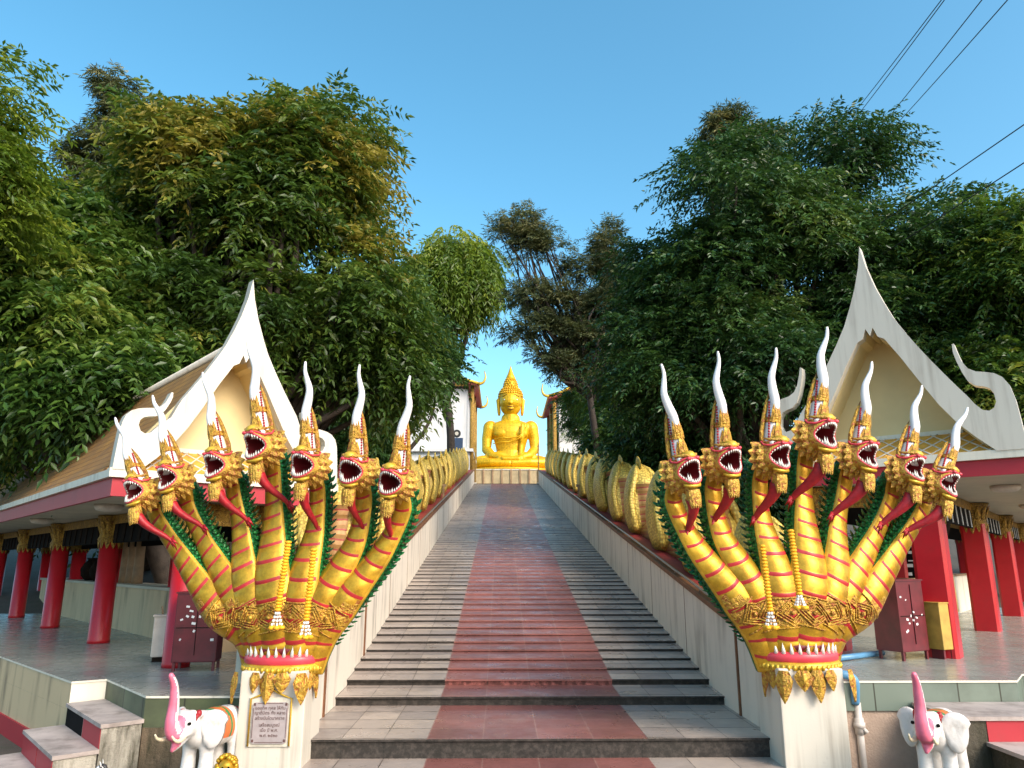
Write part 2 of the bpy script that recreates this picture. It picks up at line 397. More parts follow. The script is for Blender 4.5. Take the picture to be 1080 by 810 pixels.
mb = MB()
xs = sorted(set([-700,-400,-200,-120,-80,-60,-45]+[x*1.5 for x in range(-24, 25)]+[-4.2,-3.3,-3.0,3.0,3.3,4.2,-2.95,-2.75,2.75,2.95]+[45,60,80,120,200,400,700]))
ys = sorted(set([-300,-100,-40,-15,-5,0,3,5,6.4]+[7+k*1.5 for k in range(36)]+[TOPY-.5,TOPY-.4,64,70,80,95,120,150,200,300,500,900]))
vs = [(x, y, ground_z(x, y)) for y in ys for x in xs]; W_ = len(xs)
mb.add(vs, [(j*W_+i, j*W_+i+1, (j+1)*W_+i+1, (j+1)*W_+i) for j in range(len(ys)-1) for i in range(W_-1)], 0, True)
tag(mb.build('ground', M['ground']), kind='structure')

# stairway: one flight of long sloping treads, red tiles down the middle
HW, RW = 2.2, 1.015
noses = [(7.32, .172)]
def plane_step():
    y = 8.91; out = [(8.91, .268), (9.52, .362)]
    y = 9.97
    while y < TOPY-.2:
        out.append((y, plane(y))); y += .41
    return out
noses += plane_step()
mb = MB(); prevz = 0.0
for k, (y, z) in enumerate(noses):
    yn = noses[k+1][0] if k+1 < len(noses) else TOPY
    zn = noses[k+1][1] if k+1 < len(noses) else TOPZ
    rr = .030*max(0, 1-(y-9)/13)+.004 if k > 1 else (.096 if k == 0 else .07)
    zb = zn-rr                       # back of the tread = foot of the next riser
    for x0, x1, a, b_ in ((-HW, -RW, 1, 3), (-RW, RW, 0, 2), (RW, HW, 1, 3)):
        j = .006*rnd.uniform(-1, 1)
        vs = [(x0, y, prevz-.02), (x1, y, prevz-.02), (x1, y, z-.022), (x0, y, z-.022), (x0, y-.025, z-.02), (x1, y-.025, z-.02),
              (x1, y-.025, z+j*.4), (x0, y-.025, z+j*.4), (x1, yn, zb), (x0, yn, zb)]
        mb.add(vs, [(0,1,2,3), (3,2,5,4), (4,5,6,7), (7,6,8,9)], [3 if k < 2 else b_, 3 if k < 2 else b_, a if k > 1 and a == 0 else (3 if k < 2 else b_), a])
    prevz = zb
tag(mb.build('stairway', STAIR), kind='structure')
mb = MB()
for x0, x1, a in ((-HW, -RW, 1), (-RW, RW, 0), (RW, HW, 1)):
    mb.add([(x0, 4.5, .004), (x1, 4.5, .004), (x1, 7.32, .004), (x0, 7.32, .004)], [(0,1,2,3)], a)
tag(mb.build('paved_landing', STAIR), kind='structure')
mb = MB(); mb.box((0, TOPY+7, TOPZ-.1), (16, 14, .2)); tag(mb.build('hilltop_terrace', plain('terrace_concrete', (.35, .31, .27), .8)), kind='structure')

# ------------------------------------------------------------------ balustrades
WALLH = .93
def wall_top(y): return plane(y)+WALLH
def balustrade(sg):
    side = 'left' if sg < 0 else 'right'
    root = thing('balustrade_wall', f'low cream sloping wall with red ledge along the {side} edge of the stairway', 'balustrade', (sg*2.2, 7.2, 0))
    x0, x1 = 0, sg*.34                  # inner face and back of the wall, then the ledge slab
    mb = MB(); Y0, Y1 = 7.55, TOPY
    seg = [Y0]
    y = 8.3
    while y < Y1: seg.append(y); y += 2.25
    seg.append(Y1)
    jm = MB()
    for a, b_ in zip(seg[:-1], seg[1:]):
        a2, b2 = a+.007, b_-.007
        def zt(y): return wall_top(y)-.03
        def zb(y): return max(-.45, plane(y)-.8)
        vs = []; xo = sg*(.5 if b_ < 8.31 else .95)
        for y_ in (a2, b2):
            vs += [(x0, y_-7.2, zb(y_)), (xo, y_-7.2, zb(y_)), (xo, y_-7.2, zt(y_)), (x0, y_-7.2, zt(y_))]
        mb.add(vs, [(0,1,2,3), (4,7,6,5), (0,4,5,1), (1,5,6,2), (2,6,7,3), (3,7,4,0)])
    mb.build('wall_panel', M['cream_wall'], root)
    # dark core behind the joints
    for k, a in enumerate(seg[1:-1]):
        z0, z1 = max(-.05, plane(a)-.1), wall_top(a)-.03
        w = .03 if k < (2 if sg < 0 else 1) else .012
        jm.box((sg*.007, a-7.2, (z0+z1)/2), (.05 if w > .02 else .02, w*1.5, z1-z0))
    jm.build('joint_strip', M['brown'], root)
    # ledge and coping
    lm = MB(); cm = MB()
    def slab(m, xa, xb, dz0, dz1, ya=Y0, yb=Y1):
        vs = []
        for y_ in (ya, yb):
            z = wall_top(y_)
            vs += [(xa, y_-7.2, z+dz0), (xb, y_-7.2, z+dz0), (xb, y_-7.2, z+dz1), (xa, y_-7.2, z+dz1)]
        m.add(vs, [(0,1,2,3), (4,7,6,5), (0,4,5,1), (1,5,6,2), (2,6,7,3), (3,7,4,0)])
    slab(lm, sg*.14, sg*.54, -.028, .012, Y0, 8.3); slab(lm, sg*.14, sg*1.0, -.028, .012, 8.3, Y1); lm.build('ledge', M['ledge'], root)
    slab(cm, sg*-.03, sg*.135, -.028, .03); cm.build('coping', M['brown'], root)
    rm = MB()
    pts = [Vector((sg*.03, y_-7.2, wall_top(y_)+.075)) for y_ in np.linspace(8.35, 36, 40)]
    rm.tube(pts, .017, 8)
    for y_ in np.arange(8.5, 36, 1.32): rm.tube([(sg*.03, y_-7.2, wall_top(y_)+.02), (sg*.03, y_-7.2, wall_top(y_)+.075)], .011, 6)
    rm.build('handrail', M['steel'], root)
    rm = MB(); pts = [Vector((sg*.0, y_-7.2, wall_top(y_)+.045)) for y_ in (7.62, 8.05)]
    rm.tube(pts, .02, 8); rm.build('end_rail', M['steel'], root)
    return root
balustrade(-1); balustrade(1)

# cross rail half way up each ledge
def cross_rail(sg):
    side = 'left' if sg < 0 else 'right'
    y = 25.5; z = wall_top(y)
    r = thing('barrier_rail', f'short tan barrier rail standing across the {side} ledge half way up', 'rail', (sg*2.75, y, z))
    m = MB(); m.box((0, 0, .45), (1.0, .06, .09)); m.build('rail', M['wood'], r)
    for d in (-.42, .42):
        m = MB(); m.box((d, 0, .2), (.06, .05, .44)); m.build('post', M['wood'], r)
cross_rail(-1); cross_rail(1)

# ------------------------------------------------------------------ pedestals
PED = {-1: (-2.36, 7.30, .80), 1: (2.43, 7.25, .82)}
def pedestal(sg):
    x, y, h = PED[sg]; w = .58 if sg < 0 else .58
    r = thing('statue_pedestal', 'white pedestal carrying an inscribed stone plaque under the left serpent statue' if sg < 0 else 'plain white pedestal beside the blue water pipe, under the right serpent statue', 'pedestal', (x, y, 0))
    m = MB(); m.box((0, 0, h/2-.02), (w, .62, h+.04), bev=.012)
    m.build('block', M['white'], r)
    if sg < 0:
        fy = -.31
        m = MB(); m.box((.0, fy-.006, .385), (.38, .02, .40)); m.build('plaque_surround', M['white_rust'], r)
        p = MB()
        out = [(-.155, .225), (-.135, .21), (.135, .21), (.155, .225), (.155, .53), (.135, .545), (-.135, .545), (-.155, .53)]
        p.prism(out, .016, Matrix.Translation((0, fy-.022, 0)))
        pl = p.build('plaque', M['stone'], r)
        b = MB()
        cur = [(-.178, .19), (-.178, .575), (-.12, .595), (-.05, .625), (0, .655), (.05, .625), (.12, .595), (.178, .575), (.178, .19)]
        b.tube([(a, fy-.02, c) for a, c in cur], .009, 6); b.build('plaque_border', M['gold_edge'], pl)
        c_ = MB()
        for sx in (-1, 1):
            for zz in (.235, .53):
                c_.box((sx*.138, fy-.0315, zz), (.018, .003, .022))
            c_.box((sx*.146, fy-.0315, .38), (.004, .003, .24))
        c_.box((0, fy-.0315, .222), (.24, .003, .004)); c_.box((0, fy-.0315, .538), (.22, .003, .004))
        c_.build('plaque_ornament', M['ink'], pl)
        # the carved inscription, six lines of Thai lettering
        rows = ['ขออุทิศ กุศล ให้กับ', 'ญาติมิตร ทั้ง หลาย', 'สร้างบันไดนาคราช', 'เสร็จสมบูรณ์', 'เมื่อ ปี พ.ศ.', 'พ.ศ. ๒๕๒๐']
        zs = [.488, .448, .405, .350, .308, .266]
        for t_, z_ in zip(rows, zs):
            cu = bpy.data.curves.new('inscription', 'FONT'); cu.body = t_; cu.size = .036; cu.align_x = 'CENTER'; cu.extrude = .001
            t0 = bpy.data.objects.new('inscription', cu); COL.objects.link(t0); dg = bpy.context.evaluated_depsgraph_get(); dg.update()
            me = bpy.data.meshes.new_from_object(t0.evaluated_get(dg)); bpy.data.objects.remove(t0)
            o = bpy.data.objects.new('inscription', me); COL.objects.link(o); me.materials.clear(); me.materials.append(M['ink'])
            o.parent = pl; o.location = (0, fy-.0315, z_); o.rotation_euler = (math.pi/2, 0, 0)
    return r
for s_ in (-1, 1): pedestal(s_)

# ================================================================== NAGA
PX = .00853; VX = .0090; SX = .0086
NECK = [  # (u,v) control points in pixels from the base, of the left statue seen from the front
    [(-24,34),(-72,62),(-119,120),(-143,157)],
    [(-19,34),(-52,74),(-86,124),(-106,166)],
    [(-12,34),(-38,83),(-49,138),(-57,180)],
    [(-2,34),(-8,93),(-8,152),(-6,196)],
    [(10,34),(25,88),(37,138),(43,178)],
    [(18,34),(49,74),(80,126),(91,170)],
    [(25,34),(70,70),(110,116),(135,160)]]
DU = [-.12, -.11, -.07, -.11, -.07, -.02, -.01]
HEADV = [180, 194, 207, 228, 206, 200, 188]

def lathe_head():
    """open-mouthed head looking along -Y, mouth corners set back"""
    m = MB(); n = 28; rs = []
    # (radius factor, forward distance), ring by ring from nape over the cheek and lip into the throat
    prof = [(.30, -.20), (.62, -.175), (.90, -.11), (1.02, -.02), (1.03, .06), (.98, .125), (.925, .165), (.86, .178), (.80, .165), (.76, .13), (.68, .04), (.5, -.05), (.2, -.08)]
    for k, (r, w) in enumerate(prof):
        ring = []
        for j in range(n):
            q = 2*math.pi*j/n; c, s = math.cos(q), math.sin(q)
            rx = .172; rz = .150 if s > 0 else .158
            fw = 0
            if k >= 3: fw = -.075*abs(c)**3*min(1, (k-2)/3) + (.035 if s > 0 else .01)*abs(s)**2*min(1, (k-2)/3)
            if s > 0 and k in (4, 5, 6): rz += .018*max(0, s)**6       # snout lifts
            ring.append(Vector((r*rx*c, -(w+fw), r*rz*s)))
        rs.append(ring)
    def mi(i, j): return 0 if i < 6 else (1 if i < 8 else 2)
    m.rings(rs, mi)
    # yellow forehead ball, nostrils, brows, cheek folds
    m.ball((0, -.125, .165), (.08, .085, .06), mi=3)
    for sx in (-1, 1):
        m.ball((sx*.055, -.20, .135), (.028, .022, .02), mi=1)
        m.ball((sx*.10, -.10, .135), (.034, .036, .03), mi=4); m.ball((sx*.107, -.128, .138), (.013, .012, .013), mi=2)
        m.tube([(sx*.02, -.19, .14), (sx*.08, -.165, .14), (sx*.135, -.10, .11), (sx*.165, -.03, .12), (sx*.155, .01, .155), (sx*.13, .0, .16)], [.009, .012, .012, .011, .009, .005], 6, 1)
        m.tube([(sx*.02, -.2, .155), (sx*.07, -.165, .175), (sx*.12, -.09, .172), (sx*.14, -.02, .19)], [.012, .018, .018, .008], 6, 0)
        m.tube([(sx*.172, -.03, .02), (sx*.188, .03, .06), (sx*.18, .09, .05), (sx*.17, .10, .0)], [.02, .022, .018, .006], 6, 0)
    m.tube([(-.11, -.10, -.135), (-.06, -.145, -.158), (0, -.16, -.162), (.06, -.145, -.158), (.11, -.10, -.135)], [.014, .024, .02, .024, .014], 6, 3)
    return m
def teeth_mesh():
    m = MB()
    for k in range(15):
        q = R(12+156*k/14); c, s = math.cos(q), math.sin(q)
        fw = .166-.075*abs(c)**3+.035*s*s; L = .045 if k % 5 else .06
        b = Vector((.80*.172*c, -fw, .80*.155*s)); m.cone(b, b+Vector((0, .004, -L*(.5+.5*s))), .0125, 5)
    for k in range(15):
        q = R(-168+156*k/14); c, s = math.cos(q), math.sin(q)
        fw = .166-.075*abs(c)**3+.01*s*s; L = .045
        if k in (4, 5): L = .095
        if k == 10: L = .06
        b = Vector((.80*.172*c, -fw, .80*.158*s)); m.cone(b, b+Vector((0, .004, L*(.5+.5*abs(s)))), .0135 if L < .08 else .02, 5)
    return m
def leaf(m, base, d, nrm, L, w, mi=0, curl=.25):
    """pointed ornament leaf with a ridge and real thickness"""
    base, d, nrm = Vector(base), Vector(d).normalized(), Vector(nrm).normalized(); sd = d.cross(nrm).normalized()
    rs = []
    for t, ww in ((0, .55), (.3, 1), (.6, .75), (.85, .35), (1, .03)):
        c = base+d*L*t+nrm*curl*L*t*t
        rs.append([c-sd*w*ww/2, c+nrm*w*.22*ww, c+sd*w*ww/2, c-nrm*w*.10])
    m.rings(rs, mi, False)
def frill_mesh():
    m = MB()
    for k in range(16):
        q = 2*math.pi*(k+.5)/16; c, s = math.cos(q), math.sin(q)
        if s > .8: continue
        p = Vector((.165*c, .04, .15*s)); d = Vector((c*.75, .55, s*.75))
        leaf(m, p, d, Vector((c, -.9, s)), .115, .12, 0, .25)
        p = Vector((.168*c, -.03, .152*s)); leaf(m, p, Vector((c*.7, .75, s*.7)), Vector((c, -.7, s)), .085, .10, 0, .25)
    return m
def crown_mesh():
    """tall flame crest: white core, gold side flames in two tiers, red beaded cords"""
    m = MB()
    rs = []
    for z, a, b_, y in ((.10, .105, .11, .0), (.18, .088, .095, .015), (.28, .070, .078, .03), (.40, .052, .06, .045), (.54, .034, .042, .055)):
        rs.append([Vector((a*math.cos(q), y+b_*math.sin(q), z)) for q in [2*math.pi*j/12 for j in range(12)]])
    m.rings(rs, 1)
    for z, w, L in ((.14, .125, .26), (.34, .09, .25)):
        leaf(m, (0, -.075+.14*(z-.14), z-.02), (0, .12, 1), (0, -1, .1), L, w, 0, .0)
        for sx in (-1, 1):
            leaf(m, (sx*.055, -.055+.12*(z-.14), z-.02), (sx*-.06, .12, 1), (sx*.5, -.8, 0), L*.7, w*.6, 0, .0)
    for z, r in ((.335, .068), (.36, .064), (.13, .108)):
        m.tube([(r*math.cos(q), .03+r*1.15*math.sin(q), z) for q in [2*math.pi*j/14 for j in range(15)]], .014, 6, 0)
    for sx in (-1, 1):
        for k in range(17):
            t = k/16; m.ball((sx*(.102-.058*t), -.03+.085*t, .11+.40*t), .0125, 6, 4, 2)
        m.tube([(sx*.115, .05, .10), (sx*.095, .085, .22), (sx*.072, .095, .36), (sx*.048, .095, .49), (sx*.025, .09, .60)], [.022, .026, .024, .02, .004], 6, 0)
    return m
def horn_mesh(bend):
    pts = spline([(0, -.01, .40), (bend*.004, .008, .52), (bend*.028, .035, .63), (bend*.05, .045, .74), (bend*.03, .04, .84), (bend*.015, .03, .93), (bend*.03, .028, 1.02)], 18)
    rad = [.038, .042, .046, .049, .050, .049, .047, .045, .042, .039, .036, .033, .030, .027, .024, .021, .019, .017, .010]
    m = MB(); m.tube(pts, rad, 10); return m
def goatee_mesh():
    m = MB()
    rs = []
    for t in range(6):
        z = -.13-.045*t; w = .085*(1-.11*t); rs.append([Vector((w*math.cos(q), -.10+.018*t+w*.7*math.sin(q), z)) for q in [2*math.pi*j/12 for j in range(12)]])
    m.rings(rs, 0)
    for k in range(7):
        q = R(200+140*k/6); leaf(m, (.07*math.cos(q), -.10+.05*math.sin(q), -.2), (0, .03, -1), (math.cos(q), math.sin(q), 0), .20, .07, 0, .0)
    return m
def beard_mesh(sw):
    """long red goatee tongue that hooks back to the neck and forks"""
    pts = spline([(0, -.055, -.30), (sw*.02, -.03, -.42), (sw*.05, .05, -.56), (sw*.09, .14, -.69), (sw*.11, .19, -.79)], 14)
    rad = [.086-.0042*k for k in range(15)]
    m = MB(); m.tube(pts, rad, 10, flat=.75)
    e = Vector(pts[-1])
    for s in (-1, 1): m.cone(e+Vector((s*.012, -.005, .03)), e+Vector((s*.055+sw*.03, .0, -.09)), .026, 6)
    m.cone(e+Vector((0, 0, .05)), e+Vector((sw*.02, .0, -.15)), .032, 6)
    return m

def neck(i, sg, root):
    u0 = (i-3)*.082
    P = [(u0, .0, .06*math.cos((i-3)*.45)-.04)]
    for k, (u, v) in enumerate(NECK[i]):
        w = [.13*math.cos((i-3)*.42)-.04, .06*math.cos((i-3)*.42), -.05, -.06][k]
        P.append(((u-8*k/3)*SX+DU[i]*k/3+(u0*.5 if k == 0 else 0), v*VX, w))
    hu, hv = (NECK[i][3][0]-10)*SX+DU[i], HEADV[i]*VX
    P.append((hu+.0, hv-.05, .01)); P.append((hu, hv-.03, .07))
    P = [(-sg*p[0], -p[2], p[1]) for p in P]          # statue space: X across, -Y forward, Z up
    S = np.array(spline(P, 140)); L = np.concatenate([[0], np.cumsum(np.linalg.norm(np.diff(S, axis=0), axis=1))]); T = L[-1]
    T_ = np.gradient(S, axis=0); T_ /= np.linalg.norm(T_, axis=1)[:, None]
    B = np.zeros_like(S); b = np.array([0, -1.0, 0])
    for k in range(len(S)):
        b = b-T_[k]*b.dot(T_[k]); b /= np.linalg.norm(b); B[k] = b
    def at_s(s):
        s = max(0, min(T, s)); f = lambda A: np.array([np.interp(s, L, A[:, c]) for c in range(3)])
        p, t, bb = f(S), f(T_), f(B); t /= np.linalg.norm(t); bb -= t*bb.dot(t); bb /= np.linalg.norm(bb); sd = np.cross(t, bb)
        tw = sg*R(34)*sstep(.2, .8, s/T)                # each neck turns outward as it rises
        return p, t, bb*math.cos(tw)+sd*math.sin(tw), sd*math.cos(tw)-bb*math.sin(tw)
    def wid(s):
        big = .20 if i == 3 else (.182 if i in (2, 4) else .16)
        f = s/T; end = .122 if i == 3 else .112
        return np.interp(f, [0, .12, .32, .5, .75, .93, 1], [big*.85, big*1.04, big*1.08, end+.62*(big-end), end*1.03, end*1.0, end*.8])
    # ring stations: plate, groove, red band, groove
    st = []; s = 0.0; per = .158
    while s < T-.06:
        p_ = per*(1.08 if s < .9 else .92)
        st += [(s, 0, .35), (s+.012, 0, .95), (s+p_*.42, 0, 1.0), (s+p_*.72, 0, .9), (s+p_*.77, 1, -.3), (s+p_*.80, 1, .5), (s+p_*.96, 1, .5)]
        s += p_
    st += [(T-.05, 0, .5), (T, 0, .5)]
    n = 28; rs = []; angs = [2*math.pi*j/n for j in range(n)]
    for (s, band, lift) in st:
        ring = []; w0 = wid(s)
        for q in angs:
            qq = (q+math.pi) % (2*math.pi)-math.pi      # 0 = belly
            belly = abs(qq) < R(62)
            sag = -.035*math.cos(qq*1.35) if belly else 0
            p, t, bb, sd = at_s(s+sag*min(1, s/.15)*min(1, (T-s)/.1))
            r = 1.0
            if belly: r += .035*lift*math.cos(qq*1.2)
            elif abs(qq) < R(80): r += .07
            else: r += .0
            dx = w0*math.sin(qq)*r; dy = w0*.86*math.cos(qq)*r
            ring.append(Vector(p+sd*dx+bb*dy))
        rs.append(ring)
    def mi(k, j):
        qq = (2*math.pi*(j+.5)/n+math.pi) % (2*math.pi)-math.pi
        s = st[k][0]; zz = (rs[k][j].z)
        if abs(qq) < R(59): return 1 if st[k][1] and st[min(k+1, len(st)-1)][1] else (4 if .36 < zz < .58 else 0)
        if abs(qq) < R(82): return 3
        return 2
    m = MB(); m.rings(rs, mi)
    for sx in (-1, 1):                                  # green scale row peeping out beside the gold edge
        s = .3
        while s < T-.1:
            p, t, bb, sd = at_s(s); w0 = wid(s)
            leaf(m, p+sd*sx*w0*.97-bb*w0*.25, t*.8+sd*sx*.75-bb*.2, -t+sd*sx*.2, .055, .08, 2, .1); s += .058
    o = m.build('neck', [M['gold'], M['red_band'], M['green'], M['gold_edge'], M['gold_carved']], root)
    cm = MB()                                           # serrated green crest down the nape
    s = .35
    while s < T-.08:
        p, t, bb, sd = at_s(s); w0 = wid(s)
        for off in (-1, 0, 1):
            base = p-bb*w0*.84+sd*off*w0*.5; leaf(cm, base-t*.03, t*.75-bb*.8+sd*off*.35, -bb*.3-t, .075, .095, 0, .1)
        s += .062
    cm.build('neck_crest', M['green'], o)
    hp = Vector((-sg*hu, -.26, hv)); return hp, at_s

def bud_mesh(sg):
    """one rearing hump of the serpent's body: belly in front, scaled hood folded round it, pointed top"""
    m = MB(); n = 30; rs = []
    H = 1.34
    zs = [0, .02, .05, .10, .16, .23, .30, .38, .46, .54, .62, .70, .78, .85, .91, .96, 1.0]
    for k, t in enumerate(zs):
        ring = []; prof = math.sin(math.pi*min(1, (t*.80+.20)))**.62 if t < .995 else .0
        prof = max(.03, prof); prof *= 1 if t > .06 else .55+.45*t/.06
        for j in range(n):
            q = 2*math.pi*j/n                      # q=-90deg faces the viewer (-Y)
            c, s = math.cos(q), math.sin(q)
            rr = 1.0
            d = (q-R(-78 if sg > 0 else -102)+math.pi) % (2*math.pi)-math.pi    # belly centre looks outward-front
            if abs(d) < R(48) and t < .62: rr *= .86-(.02 if k % 2 else 0)
            elif abs(d) < R(66): rr *= 1.10
            x = .36*prof*rr*c; y = .62*prof*rr*s
            ring.append(Vector((x-sg*.10*t*t, y+.12*t, H*t)))
        rs.append(ring)
    def mi(k, j):
        q = 2*math.pi*(j+.5)/n; d = (q-R(-78 if sg > 0 else -102)+math.pi) % (2*math.pi)-math.pi
        if abs(d) < R(48) and zs[k] < .60: return 1
        return 0
    m.rings(rs, mi)
    # hood edge: rolled fold from the tip down to the foot
    for off in (-57, 57):
        pts = []
        for t in (.03, .12, .25, .4, .55, .7, .85, .97):
            prof = math.sin(math.pi*min(1, (t*.80+.20)))**.62; q = R((-78 if sg > 0 else -102)+off*(1-.55*max(0, t-.45)/.55))
            pts.append((.38*prof*math.cos(q)*1.06-sg*.10*t*t, .65*prof*math.sin(q)*1.06+.12*t, H*t))
        m.tube(spline(pts, 16), [.02]+[.055]*14+[.03, .012], 7, 0)
    # crest of small flames on top
    for k in range(7):
        t = k/6; leaf(m, (-sg*.09*(1-.3*abs(t-.5)), -.28+.62*t, H*(.86+.10*math.sin(math.pi*t))), (0, .25, 1), (-sg, 0, 0), .17, .15, 0, .05)
    return m

def naga(sg):
    side = 'left' if sg < 0 else 'right'
    x, y, h = PED[sg]; rz = R(-7) if sg < 0 else R(7)
    root = thing('serpent_statue', 'seven headed golden serpent statue rising from the pedestal with the inscribed plaque' if sg < 0 else
                 'seven headed golden serpent statue rising from the plain pedestal near the blue pipe', 'statue', (x, y-.02, h-.02), 0, 'serpent statues guarding the stairs')
    rot = Matrix.Rotation(rz, 4, 'Z'); scl = 1.0 if sg < 0 else 1.04
    Lf = []
    for i in range(7):
        hp, f = neck(i, sg, root); Lf.append(f)
        yaw = sg*R(20-(i-3)*2.0); roll = -sg*(i-3)*R(3.0); lean = -sg*R((i-3)*4.6-14)
        if i == 0:
            hd = lathe_head().build('head', [M['gold_face'], M['lip'], M['mouth'], M['gold_bright'], M['tooth']], root)
            subs = [teeth_mesh().build('teeth', M['tooth'], hd), frill_mesh().build('cheek_frill', M['gold_face'], hd),
                    crown_mesh().build('crown', [M['gold_carved'], M['horn'], M['red'], M['red']], hd), horn_mesh(1 if sg < 0 else -1).build('horn', M['horn'], hd),
                    goatee_mesh().build('goatee', M['gold_face'], hd), beard_mesh(1 if sg < 0 else -1).build('beard', M['red'], hd)]
            hd0 = hd
        else:
            hd = copy_tree(hd0, root)
        hd.location = hp; hd.rotation_euler = (R(4+rnd.uniform(-4, 4)), roll, yaw+R(rnd.uniform(-5, 5)))
        for ch in hd.children:
            if ch.name.startswith(('crown', 'horn')): ch.rotation_euler = (0, lean, 0); ch.scale = (1.02, 1.02, 1.24); ch.location = (0, 0, -.03)
            if ch.name.startswith('beard'): 
                ex = [19, 11, 12, 6, -9, -8, -27][i]; piv = Vector((0, -.055, -.28)); ro = Euler((R(9+rnd.uniform(-2, 2)), sg*R(ex+rnd.uniform(-3, 3)), 0)); zs_ = rnd.uniform(.80, .90)
                ch.rotation_euler = ro; ch.scale = (.92, .92, zs_); ch.location = piv-ro.to_matrix() @ Vector((piv.x*.92, piv.y*.92, piv.z*zs_))
        k_ = [.94, .96, 1.0, 1.08, 1.0, .98, .97][i]*.84; hd.scale = (k_, k_, k_)
    # jaw the necks rise from
    jm = MB()
    jm.lathe([(.30, -.02), (.36, .0), (.405, .04), (.41, .075), (.385, .10)], 36, 0, sx=1, sy=.80)
    jm.lathe([(.375, .09), (.395, .11), (.395, .155), (.37, .185), (.33, .18)], 36, 1, sx=1, sy=.80)
    for k in range(46):
        q = 2*math.pi*k/46; jm.ball((.405*math.cos(q), .805*.405*math.sin(q), .058), (.02, .02, .03), 6, 4, 0)
    jm.lathe([(.30, .14), (.34, .2), (.36, .235), (.30, .26)], 36, 2, sx=1, sy=.8)
    for k, v in enumerate(jm.v): jm.v[k] = Vector((v.x*.92, v.y*.92, v.z-.035))
    jw = jm.build('jaw', [M['gold_bright'], M['lip'], M['mouth']], root)
    tm = MB()
    for k in range(30):
        q = 2*math.pi*k/30; b = Vector((.335*math.cos(q), .8*.335*math.sin(q), .135)); tm.cone(b, b*1.06+Vector((0, 0, .085)), .022, 6)
    tm.build('jaw_teeth', M['tooth'], jw)
    lm = MB()
    for k in range(16):
        q = 2*math.pi*k/16+math.pi/2
        c, s = math.cos(q), math.sin(q); big = .26 if k % 2 == 0 else .17
        mx_ = max(abs(c), abs(s))
        if s > .15: continue
        leaf(lm, (.300*c/mx_, .325*s/mx_+.01, .01), (c*.12, s*.12, -1), (c, s, .1), big, .155, 0, .0)
    lm.lathe([(.24, -.1), (.32, -.04), (.34, .0)], 30, 0, sx=1, sy=.8)
    lm.build('leaf_collar', M['gold_carved'], root)
    # raised diamond girdle
    dm = MB()
    for i in range(7):
        f = Lf[i]
        for s in np.linspace(.2, .8, 121):
            p = f(s)[0]
            if p[2] > .47: break
        p, t, bb, sd = f(s); w = (.20 if i == 3 else .182 if i in (2, 4) else .16)*1.05
        tt, sdv, nn = Vector(t), Vector(sd), Vector(bb); P0 = Vector(p)
        def srf(a, z, h=.006): return P0+tt*z+sdv*(w*1.0+h)*math.sin(a)+nn*(w*.9+h)*math.cos(a)
        c = srf(0, 0)
        for ra, rz_, th in ((.78, .115, .0085), (.58, .085, .006), (.40, .058, .0075)):
            loop = []
            for (a0, z0), (a1, z1) in (((0, rz_), (ra, 0)), ((ra, 0), (0, -rz_)), ((0, -rz_), (-ra, 0)), ((-ra, 0), (0, rz_))):
                for q in (0, .25, .5, .75): loop.append(srf(a0+(a1-a0)*q, z0+(z1-z0)*q))
            dm.tube(loop+[loop[0]], th, 6, 0)
        for z0 in (-.125, .125): dm.tube([srf(a, z0) for a in np.linspace(-.95, .95, 9)], .007, 6, 0)
        dm.ball(tuple(c+nn*.005), (.022, .016, .022), 8, 6, 0)
    dm.build('diamond_girdle', [M['gold_carved'], M['red']], root)
    # turn the fan outward and scale it
    for o in list(root.children):
        o.matrix_local = Matrix.Scale(scl, 4) @ rot @ Matrix.LocRotScale(o.location, o.rotation_euler, o.scale)
    # body humps up the ledge
    b0 = bud_mesh(sg).build('body_hump', [M['coil'], M['coil_belly'], M['red_band']], root)
    for k in range(16):
        yy = 8.75+2.42*k
        o = b0 if k == 0 else b0.copy()
        if k: COL.objects.link(o); o.parent = root
        sc_ = (.92 if k == 0 else 1.22)*rnd.uniform(.96, 1.05)
        o.location = (sg*(2.2+.58)-x, yy-y+.02, wall_top(yy)-.06-h+.02); o.rotation_euler = (-R(6), 0, R(rnd.uniform(-5, 5))); o.scale = (sc_*.97, sc_, sc_)
    # low links of the body between the humps
    tmb = MB()
    pts = []; rad_ = []
    for yy in np.arange(7.6, 48.5, .55):
        pts.append((sg*(2.2+.58)-x, yy-y, wall_top(yy)+.10-h)); rad_.append(.2)
    tmb.tube(pts, rad_, 10); tmb.build('body', M['coil_belly'], root)
    return root, Lf, rot, scl
NG = {s_: naga(s_) for s_ in (-1, 1)}

